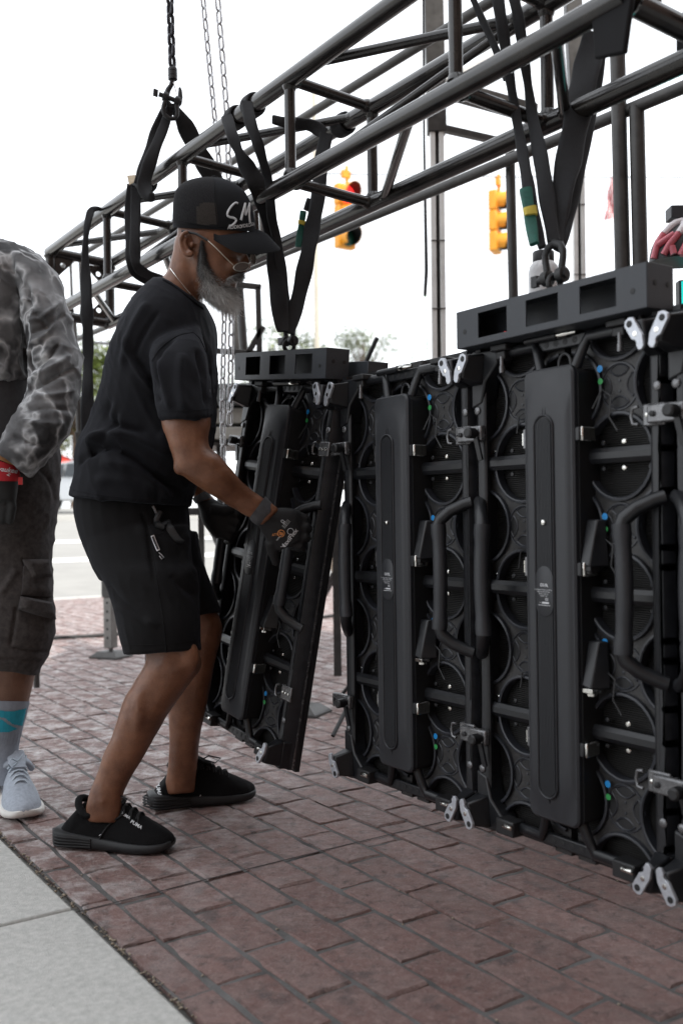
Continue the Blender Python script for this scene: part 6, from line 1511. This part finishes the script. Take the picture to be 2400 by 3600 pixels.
folds(gme, [([(80, 1960), (95, 2000), (108, 2038)], 5, -.008), ([(108, 2040), (150, 2042), (172, 2030)], 5, -.008), ([(75, 2095), (120, 2120), (190, 2150)], 6, -.010), ([(70, 2118), (130, 2145), (190, 2180)], 6, .006), ([(60, 2130), (50, 2200), (36, 2275)], 5, -.010), ([(36, 2275), (100, 2290), (170, 2290)], 5, -.008), ([(130, 1640), (185, 1690), (195, 1760)], 8, -.008), ([(0, 2090), (30, 2050), (60, 2000)], 12, .008), ([(0, 2315), (70, 2320), (150, 2325)], 4, -.004)])
cgo = wlink('cargo_shorts', gme, CARGO, P2)
for nm, quad, th in (('pocket', [(82, 1990), (166, 1985), (172, 2100), (76, 2092)], .020), ('pocket_flap', [(80, 1966), (160, 1966), (166, 2030), (104, 2040)], .030), ('pocket', [(66, 2112), (174, 2140), (172, 2286), (38, 2272)], .024), ('pocket_flap', [(72, 2096), (172, 2120), (180, 2178), (64, 2142)], .032)):
    m = slab(bvg2, quad, th)
    if m: wbuild(m, nm, CARGO, cgo, P2, 50)
# glove
g2 = MB(); loft(g2, [((-45, 1600), (58, 1640), 2.74, .034), ((-60, 1650), (66, 1680), 2.74, .036), ((-70, 1720), (62, 1720), 2.74, .034), ((-70, 1760), (58, 1760), 2.74, .028)])
for fx in (40, 12, -16, -44): g2.tube([at(fx, 1740, 2.74), at(fx+4, 1785, 2.735), at(fx-2, 1822, 2.74), at(fx-6, 1838, 2.75)], [.013, .0125, .0115, .009], 10)
g2.tube([at(-60, 1680, 2.73), at(-90, 1740, 2.70), at(-80, 1790, 2.70)], [.016, .014, .011], 10)
gme2 = remesh(g2, .004, 4); bv2 = mesh_bvh(gme2); g2o = wlink('glove', gme2, mat('glove_black', (.010, .010, .010), .75, 0, 60, .3, .3, 800), P2)
rd = MB(); loft(rd, [((-52, 1604), (62, 1640), 2.738, .038), ((-62, 1650), (70, 1672), 2.738, .0405), ((-66, 1690), (66, 1692), 2.738, .0395)])
rme = rd.mesh('red_band', 60); bvr2 = mesh_bvh(rme); rme.transform(PM[P2.name].inverted()); rbo = link('red_band', rme, mat('glove_red', (.40, .012, .02), .8, 0, 80, .15, .3, 700), g2o)
bw = MB(); loft(bw, [((-50, 1582), (80, 1630), 2.738, .037), ((-52, 1596), (74, 1646), 2.738, .0385)]); wbuild(bw, 'leather_strap', mat('tan_leather', (.28, .13, .045), .6, 0, 60, .2), g2o, P2)
mk = MB(); printed(bvr2, 'Milwaukee', 10, 1650, 24, 8, mk, bold=True, shear=.25, sx=1.0); 
bolt = [(-20, 1660), (35, 1668), (28, 1662), (62, 1664), (30, 1669), (36, 1674), (-20, 1667)]
q = [cast(bvr2, x, y, .0014) for x, y in bolt]
wbuild(mk, 'lettering', M_['paint_white'], rbo, P2, 0); mk = MB()
if all(v is not None for v in q): mk.add(q, [tuple(range(len(q)))]); wbuild(mk, 'logo', M_['paint_white'], rbo, P2, 0)
wbuild(MB().box(0, .012, 0, .002, 0, .02).xf(Matrix.Translation(at(65, 1704, 2.72))), 'red_tab', M_['red'], g2o, P2, 0)
# sock with print
SOCK = mat('grey_rib_sock', (.27, .30, .35), .9, 0, 60, .12, .5, 300); TEAL = mat('sock_teal', (.02, .30, .40), .9, 0, 60, .12)
sk = MB(); loft(sk, [((-122, 2462), (102, 2466), 2.91, .070), ((-110, 2510), (92, 2512), 2.915, .064), ((-98, 2562), (78, 2564), 2.92, .057), ((-86, 2615), (66, 2618), 2.93, .050), ((-84, 2680), (62, 2680), 2.93, .050), ((-84, 2770), (66, 2760), 2.92, .050)])
kme = sk.mesh('sock', 60); bvk = mesh_bvh(kme); kme.transform(PM[P2.name].inverted()); sko = link('sock', kme, SOCK, P2)
tq = MB()
for poly in ([(-60, 2496), (50, 2500), (92, 2490), (86, 2525), (78, 2552), (44, 2545), (20, 2524), (-20, 2516), (-60, 2518)], [(-60, 2526), (6, 2528), (30, 2546), (62, 2562), (30, 2574), (-60, 2576)]):
    print_poly(bvk, poly, 2.5, tq)
wbuild(tq, 'sock_print', TEAL, sko, P2, 0)
rib = MB()
for k in range(16):
    x = -60+k*9; m = stroke(bvk, dens([(x+10, 2575), (x, 2618)], 4), .0012, .0001, 4); rib.add(m.v, m.f)
wbuild(rib, 'sock_rib', SOCK, sko, P2)
# pale shoe
GUP = mat('pale_knit_upper', (.36, .40, .46), .85, 0, 120, .15, .6, 420); WS = mat('white_foam_sole', (.68, .67, .64), .6, 0, 12, .1)
toe2 = gnd(92, 2892); dr = Vector((.42, -.91, 0)).normalized(); heel2 = toe2-dr*.345
PLACE = mat('pale_lace', (.42, .48, .54), .8, 0, 200, .1)
u2, bvu, s2_ = shoe(P2, heel2, toe2, GUP, WS, 'plain', PLACE)
tb = MB(); P = [cast(bvu, x, y, .003) for x, y in ((56, 2625), (58, 2660), (60, 2690))]; P = [p for p in P if p]
if len(P) > 1: tb.band(P, Vector((1, 0, 0)), .012, .002); wbuild(tb, 'tongue_loop', GUP, u2, P2)
shoe(P2, Vector((-1.75, 3.16, 0)), Vector((-1.68, 2.86, 0)), GUP, WS, 'plain', PLACE)
bpy.data.scenes.remove(WORK)
